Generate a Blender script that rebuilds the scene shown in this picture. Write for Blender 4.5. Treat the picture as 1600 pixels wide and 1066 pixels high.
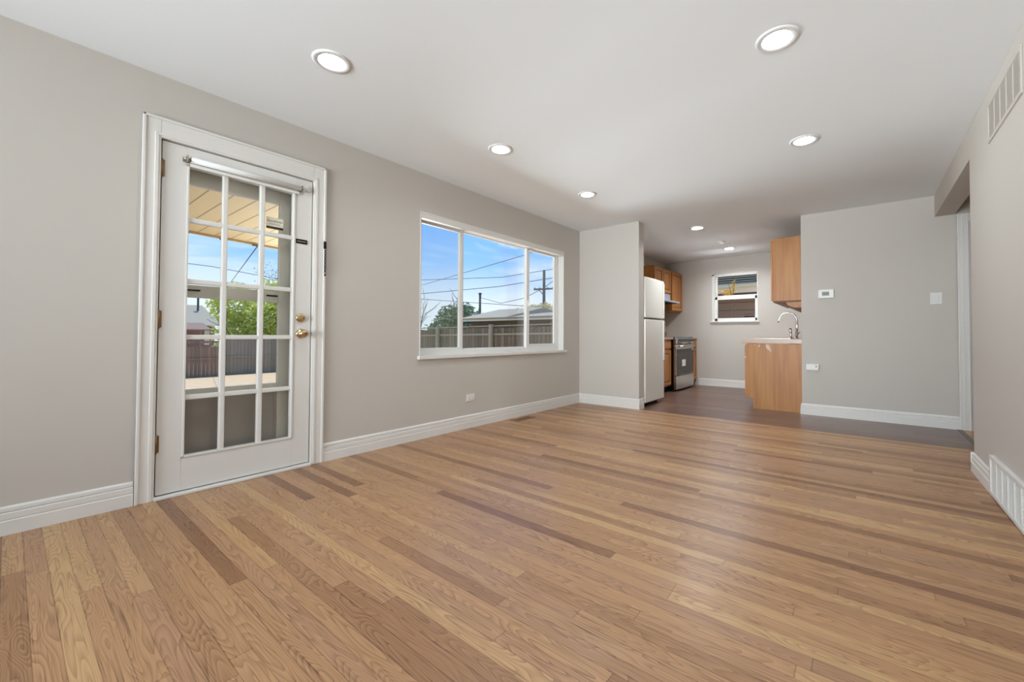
import bpy, bmesh, math, random
from mathutils import Vector, Matrix

# ------------------------------------------------------------------ scene, camera, sky, sun, exposure
for o in list(bpy.data.objects):
    bpy.data.objects.remove(o)
S = bpy.context.scene
COL = S.collection
PI = math.pi
H = 2.44

def lin(c):
    c = c / 255.0
    return c / 12.92 if c <= 0.04045 else ((c + 0.055) / 1.055) ** 2.4

def rgb(r, g, b):
    return (lin(r), lin(g), lin(b), 1.0)

F_PX, YAW, PITCH, ROLL = 645.82, 0.6596, 0.0198, 0.0039
cam = bpy.data.cameras.new('camera')
cam.sensor_fit = 'HORIZONTAL'
cam.sensor_width = 36.0
cam.lens = 36.0 * F_PX / 1600.0
cam.shift_x = -45.43 / 1600.0
cam.shift_y = -20.74 / 1600.0
cam.clip_start = 0.02
cam.clip_end = 400
co = bpy.data.objects.new('camera', cam)
COL.objects.link(co)
fw = Vector((-math.sin(YAW) * math.cos(PITCH), math.cos(YAW) * math.cos(PITCH), math.sin(PITCH)))
rt = Vector((math.cos(YAW), math.sin(YAW), 0))
up = rt.cross(fw)
rt2 = math.cos(ROLL) * rt + math.sin(ROLL) * up
up2 = -math.sin(ROLL) * rt + math.cos(ROLL) * up
mw = Matrix.Identity(4)
for i in range(3):
    mw[i][0] = rt2[i]; mw[i][1] = up2[i]; mw[i][2] = -fw[i]
mw[0][3], mw[1][3], mw[2][3] = 3.1828, 0.0, 0.9418
co.matrix_world = mw
S.camera = co

S.view_settings.view_transform = 'Standard'
S.view_settings.look = 'None'
S.view_settings.exposure = 0.6
S.view_settings.gamma = 1.0
S.view_settings.use_curve_mapping = False

LAMP = 105.0          # recessed lamps, emission of the lens
FRONT_FILL = 84.0           # added lamp outside the made-up front window, watts
YARD_FILL = 275.0       # watts
KITCHEN_FILL = 55.0      # watts
SUN = 2.4
SKY = 0.80

def build_world():
    w = bpy.data.worlds.new('sky')
    S.world = w
    w.use_nodes = True
    nt = w.node_tree
    nt.nodes.clear()
    N = nt.nodes.new; L = nt.links.new
    out = N('ShaderNodeOutputWorld'); bg = N('ShaderNodeBackground')
    tc = N('ShaderNodeTexCoord'); sep = N('ShaderNodeSeparateXYZ')
    L(tc.outputs['Generated'], sep.inputs[0])
    ramp = N('ShaderNodeValToRGB')
    e = ramp.color_ramp.elements
    e[0].position = 0.0; e[0].color = rgb(222, 238, 250)
    e[1].position = 0.75; e[1].color = rgb(84, 150, 240)
    m = e.new(0.07); m.color = rgb(220, 237, 251)
    m = e.new(0.12); m.color = rgb(188, 219, 252)
    m = e.new(0.17); m.color = rgb(146, 198, 255)
    m = e.new(0.30); m.color = rgb(108, 174, 255)
    L(sep.outputs['Z'], ramp.inputs[0])
    mp = N('ShaderNodeMapping'); mp.inputs['Scale'].default_value = (2.2, 2.2, 9.0)
    mp.inputs['Location'].default_value = (0.3, 1.7, 0.4)
    L(tc.outputs['Generated'], mp.inputs[0])
    nz = N('ShaderNodeTexNoise'); nz.inputs['Scale'].default_value = 1.6
    nz.inputs['Detail'].default_value = 6; nz.inputs['Roughness'].default_value = 0.55
    nz.inputs['Distortion'].default_value = 0.6
    L(mp.outputs[0], nz.inputs['Vector'])
    cr = N('ShaderNodeValToRGB')
    cr.color_ramp.elements[0].position = 0.50; cr.color_ramp.elements[0].color = (0, 0, 0, 1)
    cr.color_ramp.elements[1].position = 0.72; cr.color_ramp.elements[1].color = (0.6, 0.6, 0.6, 1)
    L(nz.outputs['Fac'], cr.inputs[0])
    mix = N('ShaderNodeMixRGB'); mix.inputs[2].default_value = rgb(238, 246, 253)
    L(cr.outputs[0], mix.inputs[0]); L(ramp.outputs[0], mix.inputs[1])
    L(mix.outputs[0], bg.inputs[0]); bg.inputs[1].default_value = SKY
    L(bg.outputs[0], out.inputs[0])
build_world()

sun = bpy.data.lights.new('sun', 'SUN')
sun.energy = SUN; sun.angle = math.radians(0.6); sun.color = (1.0, 0.95, 0.86)
so = bpy.data.objects.new('sun', sun); COL.objects.link(so)
so.rotation_euler = Vector((-0.30, 0.16, 0.94)).to_track_quat('Z', 'Y').to_euler()

def area(name, loc, direction, sx, sy, watts, color, spread=180):
    a = bpy.data.lights.new(name, 'AREA')
    a.shape = 'RECTANGLE'; a.size = sx; a.size_y = sy; a.energy = watts; a.color = color; a.spread = math.radians(spread)
    o = bpy.data.objects.new(name, a); COL.objects.link(o)
    o.location = loc
    o.rotation_euler = Vector(direction).to_track_quat('-Z', 'Y').to_euler()
    return o
# added area lamp behind the camera, shining in through a made-up picture window
area('front_fill_lamp', (1.9, -3.80, 1.10), (0.0, 1.0, 0.14), 2.9, 1.6, FRONT_FILL, (0.86, 0.95, 1.0), 84)

# added unseen lamp in place of yard bounce, brightening the ceiling through the wide window
area('yard_fill_lamp', (-4.2, 4.6, -0.20), (0.75, -0.1, 0.66), 2.2, 3.4, YARD_FILL, (0.86, 0.95, 1.0), 110)

# added unseen lamp outside the kitchen window, brightening the kitchen ceiling
area('side_yard_fill_lamp', (1.5, 11.0, -0.38), (0.0, -0.85, 0.55), 2.6, 1.2, KITCHEN_FILL, (0.86, 0.95, 1.0), 110)

# ------------------------------------------------------------------ materials
def nodes(name):
    m = bpy.data.materials.new(name); m.use_nodes = True
    nt = m.node_tree; b = nt.nodes['Principled BSDF']
    return m, nt, b, nt.nodes.new, nt.links.new

def mat(name, c, rough=0.5, metal=0.0, var=0.0, vscale=6.0, bump=0.0, bscale=200.0, spec=0.5, coat=0.0):
    m, nt, b, N, L = nodes(name)
    b.inputs['Roughness'].default_value = rough
    b.inputs['Metallic'].default_value = metal
    b.inputs['Specular IOR Level'].default_value = spec
    b.inputs['Coat Weight'].default_value = coat
    b.inputs['Base Color'].default_value = c
    tc = N('ShaderNodeTexCoord')
    if var > 0:
        nz = N('ShaderNodeTexNoise'); nz.inputs['Scale'].default_value = vscale; nz.inputs['Detail'].default_value = 5
        L(tc.outputs['Object'], nz.inputs['Vector'])
        mx = N('ShaderNodeMixRGB'); mx.inputs[1].default_value = tuple(x * (1 - var) for x in c[:3]) + (1,)
        mx.inputs[2].default_value = tuple(min(1, x * (1 + var)) for x in c[:3]) + (1,)
        L(nz.outputs['Fac'], mx.inputs[0]); L(mx.outputs[0], b.inputs['Base Color'])
    if bump > 0:
        nz = N('ShaderNodeTexNoise'); nz.inputs['Scale'].default_value = bscale; nz.inputs['Detail'].default_value = 3
        L(tc.outputs['Object'], nz.inputs['Vector'])
        bp = N('ShaderNodeBump'); bp.inputs['Strength'].default_value = bump; bp.inputs['Distance'].default_value = 0.002
        L(nz.outputs['Fac'], bp.inputs['Height']); L(bp.outputs[0], b.inputs['Normal'])
    return m

def emit(name, c, s):
    m, nt, b, N, L = nodes(name)
    e = N('ShaderNodeEmission'); e.inputs[0].default_value = c; e.inputs[1].default_value = s
    L(e.outputs[0], nt.nodes['Material Output'].inputs[0])
    return m

def glass(name, tint=(1, 1, 1, 1), refl=1.0):
    m, nt, b, N, L = nodes(name)
    t = N('ShaderNodeBsdfTransparent'); t.inputs[0].default_value = tint
    g = N('ShaderNodeBsdfGlossy'); g.inputs['Roughness'].default_value = 0.01
    f = N('ShaderNodeFresnel'); f.inputs[0].default_value = 1.35
    k = N('ShaderNodeMath'); k.operation = 'MULTIPLY'; k.inputs[1].default_value = refl
    mx = N('ShaderNodeMixShader')
    L(f.outputs[0], k.inputs[0]); L(k.outputs[0], mx.inputs[0]); L(t.outputs[0], mx.inputs[1]); L(g.outputs[0], mx.inputs[2])
    L(mx.outputs[0], nt.nodes['Material Output'].inputs[0])
    return m

def screen_mat(name, c, cover):
    m, nt, b, N, L = nodes(name)
    t = N('ShaderNodeBsdfTransparent'); d = N('ShaderNodeBsdfDiffuse'); d.inputs[0].default_value = c
    mx = N('ShaderNodeMixShader'); mx.inputs[0].default_value = cover
    L(t.outputs[0], mx.inputs[1]); L(d.outputs[0], mx.inputs[2])
    L(mx.outputs[0], nt.nodes['Material Output'].inputs[0])
    return m

def mathn(N, L, op, a, b=None):
    n = N('ShaderNodeMath'); n.operation = op
    for i, v in enumerate((a, b)):
        if v is None: continue
        if isinstance(v, (int, float)): n.inputs[i].default_value = v
        else: L(v, n.inputs[i])
    return n.outputs[0]

def plank_mat(name, width, lmin, lmax, ramp, rough, spec, grain=0.5, gscale=1.0, coat=0.0, gap=0.05, along='X', mean=None):
    """strip floor laid along the X (or Y) axis: random lengths, one tone per board, cathedral and pore grain"""
    m, nt, b, N, L = nodes(name)
    M = lambda op, a, c=None: mathn(N, L, op, a, c)
    tc = N('ShaderNodeTexCoord'); sp = N('ShaderNodeSeparateXYZ'); L(tc.outputs['Object'], sp.inputs[0])
    X, Y = sp.outputs['X'], sp.outputs['Y']
    if along == 'Y': X, Y = Y, X
    yr = M('DIVIDE', Y, width); row = M('FLOOR', yr); fy = M('FRACT', yr)
    wn = N('ShaderNodeTexWhiteNoise'); wn.noise_dimensions = '1D'; L(row, wn.inputs['W'])
    ln = M('ADD', M('MULTIPLY', wn.outputs['Value'], lmax - lmin), lmin)
    wn2 = N('ShaderNodeTexWhiteNoise'); wn2.noise_dimensions = '1D'; L(M('ADD', row, 311.7), wn2.inputs['W'])
    xs = M('DIVIDE', M('ADD', X, M('MULTIPLY', wn2.outputs['Value'], 7.0)), ln)
    idx = M('FLOOR', xs); fx = M('FRACT', xs)
    cv = N('ShaderNodeCombineXYZ'); L(row, cv.inputs[0]); L(idx, cv.inputs[1])
    hn = N('ShaderNodeTexWhiteNoise'); hn.noise_dimensions = '2D'; L(cv.outputs[0], hn.inputs['Vector'])
    h = hn.outputs['Value']
    hs = N('ShaderNodeSeparateXYZ'); L(hn.outputs['Color'], hs.inputs[0])
    cr = N('ShaderNodeValToRGB'); el = cr.color_ramp.elements
    el[0].position = ramp[0][0]; el[0].color = ramp[0][1]
    el[1].position = ramp[-1][0]; el[1].color = ramp[-1][1]
    for p, c in ramp[1:-1]:
        k = el.new(p); k.color = c
    L(h, cr.inputs[0])
    # cathedral grain : contour lines of a stretched noise, shifted per board
    gv = N('ShaderNodeCombineXYZ')
    L(M('ADD', M('MULTIPLY', X, 1.15 * gscale), M('MULTIPLY', hs.outputs['X'], 60.0)), gv.inputs[0])
    L(M('ADD', M('MULTIPLY', Y, 9.0 * gscale), M('MULTIPLY', hs.outputs['Y'], 60.0)), gv.inputs[1])
    n1 = N('ShaderNodeTexNoise'); n1.inputs['Scale'].default_value = 1.5; n1.inputs['Detail'].default_value = 1.2
    n1.inputs['Distortion'].default_value = 0.35
    L(gv.outputs[0], n1.inputs['Vector'])
    rings = M('FRACT', M('MULTIPLY', n1.outputs['Fac'], 22.0))
    rings = M('POWER', rings, 2.0)
    n0 = N('ShaderNodeTexNoise'); n0.inputs['Scale'].default_value = 0.9; n0.inputs['Detail'].default_value = 2
    L(gv.outputs[0], n0.inputs['Vector'])
    rings = M('MULTIPLY', rings, M('MULTIPLY', n0.outputs['Fac'], 1.5))
    # pores : fine streaks
    pv = N('ShaderNodeCombineXYZ')
    L(M('ADD', M('MULTIPLY', X, 3.0), M('MULTIPLY', hs.outputs['Y'], 40.0)), pv.inputs[0])
    L(M('MULTIPLY', Y, 130.0), pv.inputs[1])
    n2 = N('ShaderNodeTexNoise'); n2.inputs['Scale'].default_value = 1.6; n2.inputs['Detail'].default_value = 3
    L(pv.outputs[0], n2.inputs['Vector'])
    pores = M('MAXIMUM', M('SUBTRACT', n2.outputs['Fac'], 0.52), 0.0)
    # dark mineral streaks, rare
    sv = N('ShaderNodeCombineXYZ')
    L(M('ADD', M('MULTIPLY', X, 0.9), M('MULTIPLY', hs.outputs['X'], 90.0)), sv.inputs[0])
    L(M('ADD', M('MULTIPLY', Y, 20.0), M('MULTIPLY', hs.outputs['Y'], 90.0)), sv.inputs[1])
    n3 = N('ShaderNodeTexNoise'); n3.inputs['Scale'].default_value = 1.6; n3.inputs['Detail'].default_value = 4
    L(sv.outputs[0], n3.inputs['Vector'])
    streak = M('MULTIPLY', M('MAXIMUM', M('SUBTRACT', n3.outputs['Fac'], 0.66), 0.0), 4.5)
    dark = M('ADD', M('ADD', M('MULTIPLY', rings, 0.42 * grain), M('MULTIPLY', pores, 1.6 * grain)), M('MULTIPLY', streak, grain))
    # seams
    e1 = M('MINIMUM', fy, M('SUBTRACT', 1.0, fy))
    s1 = M('LESS_THAN', e1, gap * 0.5)
    e2 = M('MULTIPLY', M('MINIMUM', fx, M('SUBTRACT', 1.0, fx)), ln)
    s2 = M('LESS_THAN', e2, gap * width * 0.6)
    seam = M('MAXIMUM', s1, s2)
    tot = M('SUBTRACT', 1.0, M('MINIMUM', M('ADD', dark, M('MULTIPLY', seam, 0.32)), 0.85))
    mx = N('ShaderNodeMixRGB'); mx.blend_type = 'MULTIPLY'; mx.inputs[0].default_value = 1.0
    L(cr.outputs[0], mx.inputs[1])
    pw = N('ShaderNodeCombineXYZ')
    L(M('POWER', tot, 0.85), pw.inputs[0]); L(tot, pw.inputs[1]); L(M('POWER', tot, 1.15), pw.inputs[2])
    L(pw.outputs[0], mx.inputs[2])
    L(mx.outputs[0], b.inputs['Base Color'])
    b.inputs['Specular IOR Level'].default_value = spec
    b.inputs['Coat Weight'].default_value = coat
    b.inputs['Coat Roughness'].default_value = 0.25
    L(M('ADD', M('MULTIPLY', n2.outputs['Fac'], 0.10), rough - 0.05), b.inputs['Roughness'])
    bp = N('ShaderNodeBump'); bp.inputs['Strength'].default_value = 0.12; bp.inputs['Distance'].default_value = 0.001
    L(tot, bp.inputs['Height']); L(bp.outputs[0], b.inputs['Normal'])
    return m

def wood_mat(name, c1, c2, rough=0.42, axis='Z', fine=1.0):
    """cabinet oak with its grain running along one axis"""
    m, nt, b, N, L = nodes(name)
    tc = N('ShaderNodeTexCoord'); mp = N('ShaderNodeMapping')
    sc = {'Z': (22, 22, 1.3), 'Y': (22, 1.3, 22), 'X': (1.3, 22, 22)}[axis]
    mp.inputs['Scale'].default_value = tuple(s * fine for s in sc)
    L(tc.outputs['Object'], mp.inputs[0])
    nz = N('ShaderNodeTexNoise'); nz.inputs['Scale'].default_value = 1.2; nz.inputs['Detail'].default_value = 6
    nz.inputs['Distortion'].default_value = 0.4
    L(mp.outputs[0], nz.inputs['Vector'])
    cr = N('ShaderNodeValToRGB')
    cr.color_ramp.elements[0].position = 0.32; cr.color_ramp.elements[0].color = c1
    cr.color_ramp.elements[1].position = 0.68; cr.color_ramp.elements[1].color = c2
    L(nz.outputs['Fac'], cr.inputs[0]); L(cr.outputs[0], b.inputs['Base Color'])
    b.inputs['Roughness'].default_value = rough
    return m

def board_mat(name, ramp, width, axis='X', grain=0.5, rough=0.85, bands=None):
    """weathered vertical fence boards / siding : one tone per board"""
    m, nt, b, N, L = nodes(name)
    M = lambda op, a, c=None: mathn(N, L, op, a, c)
    tc = N('ShaderNodeTexCoord'); sp = N('ShaderNodeSeparateXYZ'); L(tc.outputs['Object'], sp.inputs[0])
    u = M('DIVIDE', sp.outputs[axis], width); row = M('FLOOR', u); f = M('FRACT', u)
    wn = N('ShaderNodeTexWhiteNoise'); wn.noise_dimensions = '1D'; L(row, wn.inputs['W'])
    mp = N('ShaderNodeMapping')
    mp.inputs['Scale'].default_value = (1.4, 1.4, 1.4) if axis == 'Z' else (16, 16, 1.6)
    if axis == 'Z': mp.inputs['Scale'].default_value = (2, 2, 20)
    L(tc.outputs['Object'], mp.inputs[0])
    nz = N('ShaderNodeTexNoise'); nz.inputs['Scale'].default_value = 1.3; nz.inputs['Detail'].default_value = 5
    L(mp.outputs[0], nz.inputs['Vector'])
    cr = N('ShaderNodeValToRGB'); el = cr.color_ramp.elements
    el[0].color = ramp[0]; el[1].color = ramp[-1]
    if len(ramp) > 2:
        k = el.new(0.5); k.color = ramp[1]
    L(M('ADD', M('MULTIPLY', wn.outputs['Value'], 1 - grain), M('MULTIPLY', nz.outputs['Fac'], grain)), cr.inputs[0])
    seam = M('LESS_THAN', M('MINIMUM', f, M('SUBTRACT', 1.0, f)), 0.035)
    mx = N('ShaderNodeMixRGB'); mx.blend_type = 'MULTIPLY'; mx.inputs[2].default_value = (0.35, 0.34, 0.33, 1)
    L(seam, mx.inputs[0]); L(cr.outputs[0], mx.inputs[1]); L(mx.outputs[0], b.inputs['Base Color'])
    b.inputs['Roughness'].default_value = rough
    return m

def leaf_mat(name, c1, c2, sc):
    m, nt, b, N, L = nodes(name)
    tc = N('ShaderNodeTexCoord'); nz = N('ShaderNodeTexNoise'); nz.inputs['Scale'].default_value = sc; nz.inputs['Detail'].default_value = 4
    L(tc.outputs['Object'], nz.inputs['Vector'])
    mx = N('ShaderNodeMixRGB'); mx.inputs[1].default_value = c1; mx.inputs[2].default_value = c2
    L(nz.outputs['Fac'], mx.inputs[0])
    d = N('ShaderNodeBsdfDiffuse'); t = N('ShaderNodeBsdfTranslucent'); a = N('ShaderNodeMixShader'); a.inputs[0].default_value = 0.5
    L(mx.outputs[0], d.inputs[0]); L(mx.outputs[0], t.inputs[0]); L(d.outputs[0], a.inputs[1]); L(t.outputs[0], a.inputs[2])
    L(a.outputs[0], nt.nodes['Material Output'].inputs[0])
    return m

WALL = mat('wall_paint', rgb(199, 193, 185), 0.62, bump=0.06, bscale=260, spec=0.3)
CEIL = mat('ceiling_paint', rgb(239, 243, 246), 0.8, bump=0.05, bscale=180, spec=0.2)
TRIM = mat('white_trim', rgb(226, 223, 218), 0.36, spec=0.45)
DOORW = mat('door_paint', rgb(222, 219, 214), 0.42, spec=0.45)
PLAST = mat('white_plastic', rgb(226, 225, 221), 0.35)
VINYL = mat('white_vinyl', rgb(232, 230, 226), 0.35)
VENTBK = mat('duct_backing', rgb(212, 209, 203), 0.7)
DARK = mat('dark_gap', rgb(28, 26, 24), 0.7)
BLACK = mat('black_metal', rgb(24, 22, 21), 0.4, metal=0.6)
BRASS = mat('brass', rgb(208, 184, 144), 0.22, metal=1.0)
BRASSD = mat('aged_brass', rgb(138, 112, 84), 0.38, metal=1.0)
NICKEL = mat('nickel', rgb(176, 170, 160), 0.32, metal=1.0)
CHROME = mat('chrome', rgb(226, 226, 226), 0.12, metal=1.0)
STEEL = mat('stainless', rgb(186, 180, 174), 0.3, metal=1.0, var=0.04, vscale=3)
OVENGL = mat('oven_glass', rgb(58, 52, 49), 0.2, spec=0.25)
BLKENAM = mat('black_enamel', rgb(16, 15, 16), 0.3)
COOKTOP = mat('cooktop_glass', rgb(92, 100, 106), 0.14, spec=0.8)
FRIDGE = mat('fridge_enamel', rgb(224, 222, 214), 0.2, spec=0.5)
GASKET = mat('gasket', rgb(92, 84, 78), 0.6)
PAPER = mat('paper', rgb(236, 234, 228), 0.7)
LCD = mat('lcd', rgb(128, 127, 108), 0.3)
LCDD = mat('lcd_digit', rgb(84, 83, 70), 0.4)
OAK = wood_mat('honey_oak', rgb(172, 110, 52), rgb(192, 130, 66))
OAKP = wood_mat('honey_oak_panel', rgb(162, 103, 47), rgb(186, 129, 66))
OAKH = wood_mat('honey_oak_rail', rgb(166, 106, 50), rgb(190, 128, 64), axis='Y')
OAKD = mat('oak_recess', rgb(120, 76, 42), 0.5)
PEEL = mat('bare_board', rgb(222, 196, 176), 0.7)
COUNTER = mat('beige_laminate', rgb(184, 154, 132), 0.3, var=0.05, vscale=60)
SPLASH = mat('laminate_backsplash', rgb(150, 122, 98), 0.4, var=0.08, vscale=60)
GREYAL = mat('grey_storm_aluminium', rgb(214, 207, 196), 0.45, var=0.02, vscale=4)
KICK = mat('storm_kick_panel', rgb(160, 151, 144), 0.5)
GLASS = glass('window_glass', refl=0.18)
GLASSD = glass('door_glass', (0.97, 0.98, 0.97, 1), refl=0.25)
SCREEN = screen_mat('insect_mesh', rgb(170, 178, 156), 0.12)
FLOOR = plank_mat('oak_strip_floor', 0.0585, 0.7, 2.6, [
    (0.0, rgb(138, 96, 66)), (0.10, rgb(158, 116, 80)), (0.30, rgb(177, 134, 95)), (0.52, rgb(186, 143, 102)),
    (0.70, rgb(172, 130, 98)), (0.86, rgb(190, 149, 106)), (1.0, rgb(198, 159, 113))], 0.38, 0.5, grain=1.15, coat=0.15)
LVP = plank_mat('brown_vinyl_plank', 0.18, 1.0, 1.3, [
    (0.0, rgb(100, 76, 66)), (0.5, rgb(114, 88, 77)), (1.0, rgb(124, 98, 86))], 0.30, 0.5, grain=0.5, gap=0.015)
HALLW = plank_mat('hall_wood', 0.0585, 0.5, 1.6, [
    (0.0, rgb(158, 104, 58)), (1.0, rgb(200, 146, 92))], 0.3, 0.5, grain=0.6)
STRIP = mat('grey_transition', rgb(112, 104, 100), 0.5)
REGIS = mat('oak_register', rgb(142, 106, 72), 0.45, var=0.08, vscale=30)
KLENS = emit('kitchen_lamp_lens', (0.92, 0.97, 1.0, 1), LAMP * 4.9)
LENS = emit('lamp_lens', (0.88, 0.96, 1.0, 1), LAMP)
BAFFLE = mat('lamp_baffle', rgb(244, 244, 242), 0.5)
FLANGE = mat('lamp_flange', rgb(226, 226, 225), 0.45)
# outdoors
SOFFIT = mat('tan_soffit', rgb(208, 182, 138), 0.7, var=0.05, vscale=3)
SOFFITG = mat('soffit_groove', rgb(158, 132, 94), 0.7)
SIDING = mat('house_siding', rgb(190, 184, 172), 0.7)
CONC = mat('patio_concrete', rgb(168, 160, 150), 0.85, var=0.1, vscale=3)
DIRT = mat('dry_dirt', rgb(214, 186, 146), 0.95, var=0.22, vscale=4, bump=0.6, bscale=30)
FENCEG = board_mat('weathered_boards', [rgb(92, 83, 64), rgb(124, 113, 90), rgb(154, 142, 116)], 0.14, 'X', 0.45)
FENCEY = board_mat('grey_boards', [rgb(150, 138, 118), rgb(168, 154, 132), rgb(184, 169, 145)], 0.14, 'Y', 0.45)
FENCER = board_mat('red_boards', [rgb(118, 102, 84), rgb(148, 122, 100), rgb(180, 140, 114)], 0.14, 'Y', 0.5)
RAILM = mat('weathered_rail', rgb(168, 158, 130), 0.85, var=0.15, vscale=5)
ROOFG = mat('grey_shingle', rgb(166, 159, 138), 0.9, var=0.15, vscale=9)
ROOFB = mat('brown_shingle', rgb(150, 124, 108), 0.9, var=0.15, vscale=9)
FASCIA = mat('pale_fascia', rgb(222, 220, 196), 0.6)
GARWALL = mat('garage_wall', rgb(92, 80, 62), 0.85, var=0.12, vscale=4)
HOUSEW = mat('house_wall', rgb(150, 122, 114), 0.85, var=0.08, vscale=3)
NWALL = board_mat('neighbour_siding', [rgb(146, 120, 100), rgb(160, 134, 112)], 0.22, 'Z', 0.4)
NFASC = mat('cream_fascia', rgb(236, 220, 192), 0.6)
NDARK = mat('neighbour_soffit', rgb(120, 118, 112), 0.8)
POLE = mat('utility_pole_wood', rgb(92, 88, 84), 0.9)
WIRE = mat('wire', rgb(70, 74, 82), 0.6)
BARK = mat('bark', rgb(110, 98, 88), 0.9, var=0.2, vscale=8)
LEAFG = leaf_mat('spring_leaf', rgb(206, 216, 112), rgb(232, 234, 150), 1.6)
LEAFD = mat('dark_leaf', rgb(140, 158, 118), 0.7, var=0.3, vscale=1.2)
LEAFP = mat('pale_blossom', rgb(214, 214, 196), 0.7, var=0.12, vscale=3)
LEAFP2 = mat('pale_leaf', rgb(214, 206, 150), 0.7, var=0.2, vscale=3)
LEAFY = mat('yellow_leaf', rgb(226, 190, 96), 0.6, var=0.2, vscale=6)
STICK = mat('sticker_white', rgb(222, 214, 196), 0.6)
STICKD = mat('sticker_dark', rgb(44, 30, 12), 0.6)

# ------------------------------------------------------------------ geometry helpers
class MB:
    def __init__(s):
        s.bm = bmesh.new(); s.mats = []
    def mi(s, m):
        if m not in s.mats: s.mats.append(m)
        return s.mats.index(m)
    def box(s, x0, x1, y0, y1, z0, z1, m, bev=0.0):
        i = s.mi(m)
        vs = [s.bm.verts.new(p) for p in ((x0, y0, z0), (x1, y0, z0), (x1, y1, z0), (x0, y1, z0),
                                          (x0, y0, z1), (x1, y0, z1), (x1, y1, z1), (x0, y1, z1))]
        fs = []
        for q in ((0, 3, 2, 1), (4, 5, 6, 7), (0, 1, 5, 4), (1, 2, 6, 5), (2, 3, 7, 6), (3, 0, 4, 7)):
            f = s.bm.faces.new([vs[k] for k in q]); f.material_index = i; fs.append(f)
        if bev > 0:
            es = list({e for f in fs for e in f.edges})
            r = bmesh.ops.bevel(s.bm, geom=es, offset=bev, segments=2, profile=0.6, affect='EDGES')
            for f in r['faces']: f.material_index = i
        return s
    def poly(s, pts, m):
        f = s.bm.faces.new([s.bm.verts.new(p) for p in pts]); f.material_index = s.mi(m)
        return s
    def prism(s, prof, a, b, m, cap=True):
        """profile rings given as functions of the end points : prof = list of 3-D offsets"""
        i = s.mi(m); a = Vector(a); b = Vector(b)
        r0 = [s.bm.verts.new(a + Vector(p)) for p in prof]; r1 = [s.bm.verts.new(b + Vector(p)) for p in prof]
        n = len(prof)
        for k in range(n):
            f = s.bm.faces.new((r0[k], r0[(k + 1) % n], r1[(k + 1) % n], r1[k])); f.material_index = i
        if cap:
            for r in (list(reversed(r0)), r1):
                f = s.bm.faces.new(r); f.material_index = i
        return s
    def tube(s, pts, rad, m, n=10, smooth=True, cap=True):
        i = s.mi(m); pts = [Vector(p) for p in pts]
        if not isinstance(rad, (list, tuple)): rad = [rad] * len(pts)
        rings = []; ref = None
        for k, p in enumerate(pts):
            t = (pts[min(k + 1, len(pts) - 1)] - pts[max(k - 1, 0)]).normalized()
            if ref is None:
                ref = t.orthogonal().normalized()
            ref = (ref - t * ref.dot(t))
            if ref.length < 1e-6: ref = t.orthogonal()
            ref.normalize()
            bi = t.cross(ref)
            rings.append([s.bm.verts.new(p + (ref * math.cos(2 * PI * j / n) + bi * math.sin(2 * PI * j / n)) * rad[k]) for j in range(n)])
        for k in range(len(rings) - 1):
            for j in range(n):
                f = s.bm.faces.new((rings[k][j], rings[k][(j + 1) % n], rings[k + 1][(j + 1) % n], rings[k + 1][j]))
                f.material_index = i; f.smooth = smooth
        if cap:
            for r in (list(reversed(rings[0])), rings[-1]):
                f = s.bm.faces.new(r); f.material_index = i
        return s
    def lathe(s, prof, origin, axis, m, n=32, smooth=True):
        """prof : list of (radius, height along axis)"""
        i = s.mi(m); o = Vector(origin); ax = Vector(axis).normalized(); u = ax.orthogonal().normalized(); v = ax.cross(u)
        rings = []
        for r, h in prof:
            if r < 1e-6: rings.append([s.bm.verts.new(o + ax * h)])
            else: rings.append([s.bm.verts.new(o + ax * h + (u * math.cos(2 * PI * j / n) + v * math.sin(2 * PI * j / n)) * r) for j in range(n)])
        for a, b in zip(rings, rings[1:]):
            for j in range(n):
                k = (j + 1) % n
                if len(a) == 1 and len(b) == 1: continue
                if len(a) == 1: q = (a[0], b[k], b[j])
                elif len(b) == 1: q = (a[j], a[k], b[0])
                else: q = (a[j], a[k], b[k], b[j])
                f = s.bm.faces.new(q); f.material_index = i; f.smooth = smooth
        return s
    def build(s, name, parent=None, base=None):
        bmesh.ops.recalc_face_normals(s.bm, faces=s.bm.faces)
        me = bpy.data.meshes.new(name)
        off = None
        if parent is not None: off = Vector(parent['_b'])
        elif base is not None: off = Vector(base)
        if off is not None:
            for v in s.bm.verts: v.co -= off
        s.bm.to_mesh(me); s.bm.free()
        for m in s.mats: me.materials.append(m)
        o = bpy.data.objects.new(name, me); COL.objects.link(o)
        if parent is not None:
            o.parent = parent; o['_b'] = parent['_b']
        else:
            o['_b'] = tuple(off) if off is not None else (0, 0, 0)
            if off is not None: o.location = off
        return o

def tag(o, label=None, cat=None, group=None, kind=None):
    if label: o['label'] = label
    if cat: o['category'] = cat
    if group: o['group'] = group
    if kind: o['kind'] = kind
    return o

def thing(name, base, label, cat, group=None, kind=None):
    o = bpy.data.objects.new(name, None); o.empty_display_size = 0.1
    COL.objects.link(o); o.location = base; o['_b'] = tuple(base)
    return tag(o, label, cat, group, kind)

def struct(o, label=None, cat=None):
    o['kind'] = 'structure'
    return tag(o, label, cat)

def copy_tree(o, delta, parent=None):
    c = o.copy(); COL.objects.link(c)
    if parent is None: c.location = Vector(o.location) + Vector(delta)
    else: c.parent = parent
    for ch in [k for k in bpy.data.objects if k.parent == o]:
        copy_tree(ch, delta, c)
    return c

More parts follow.
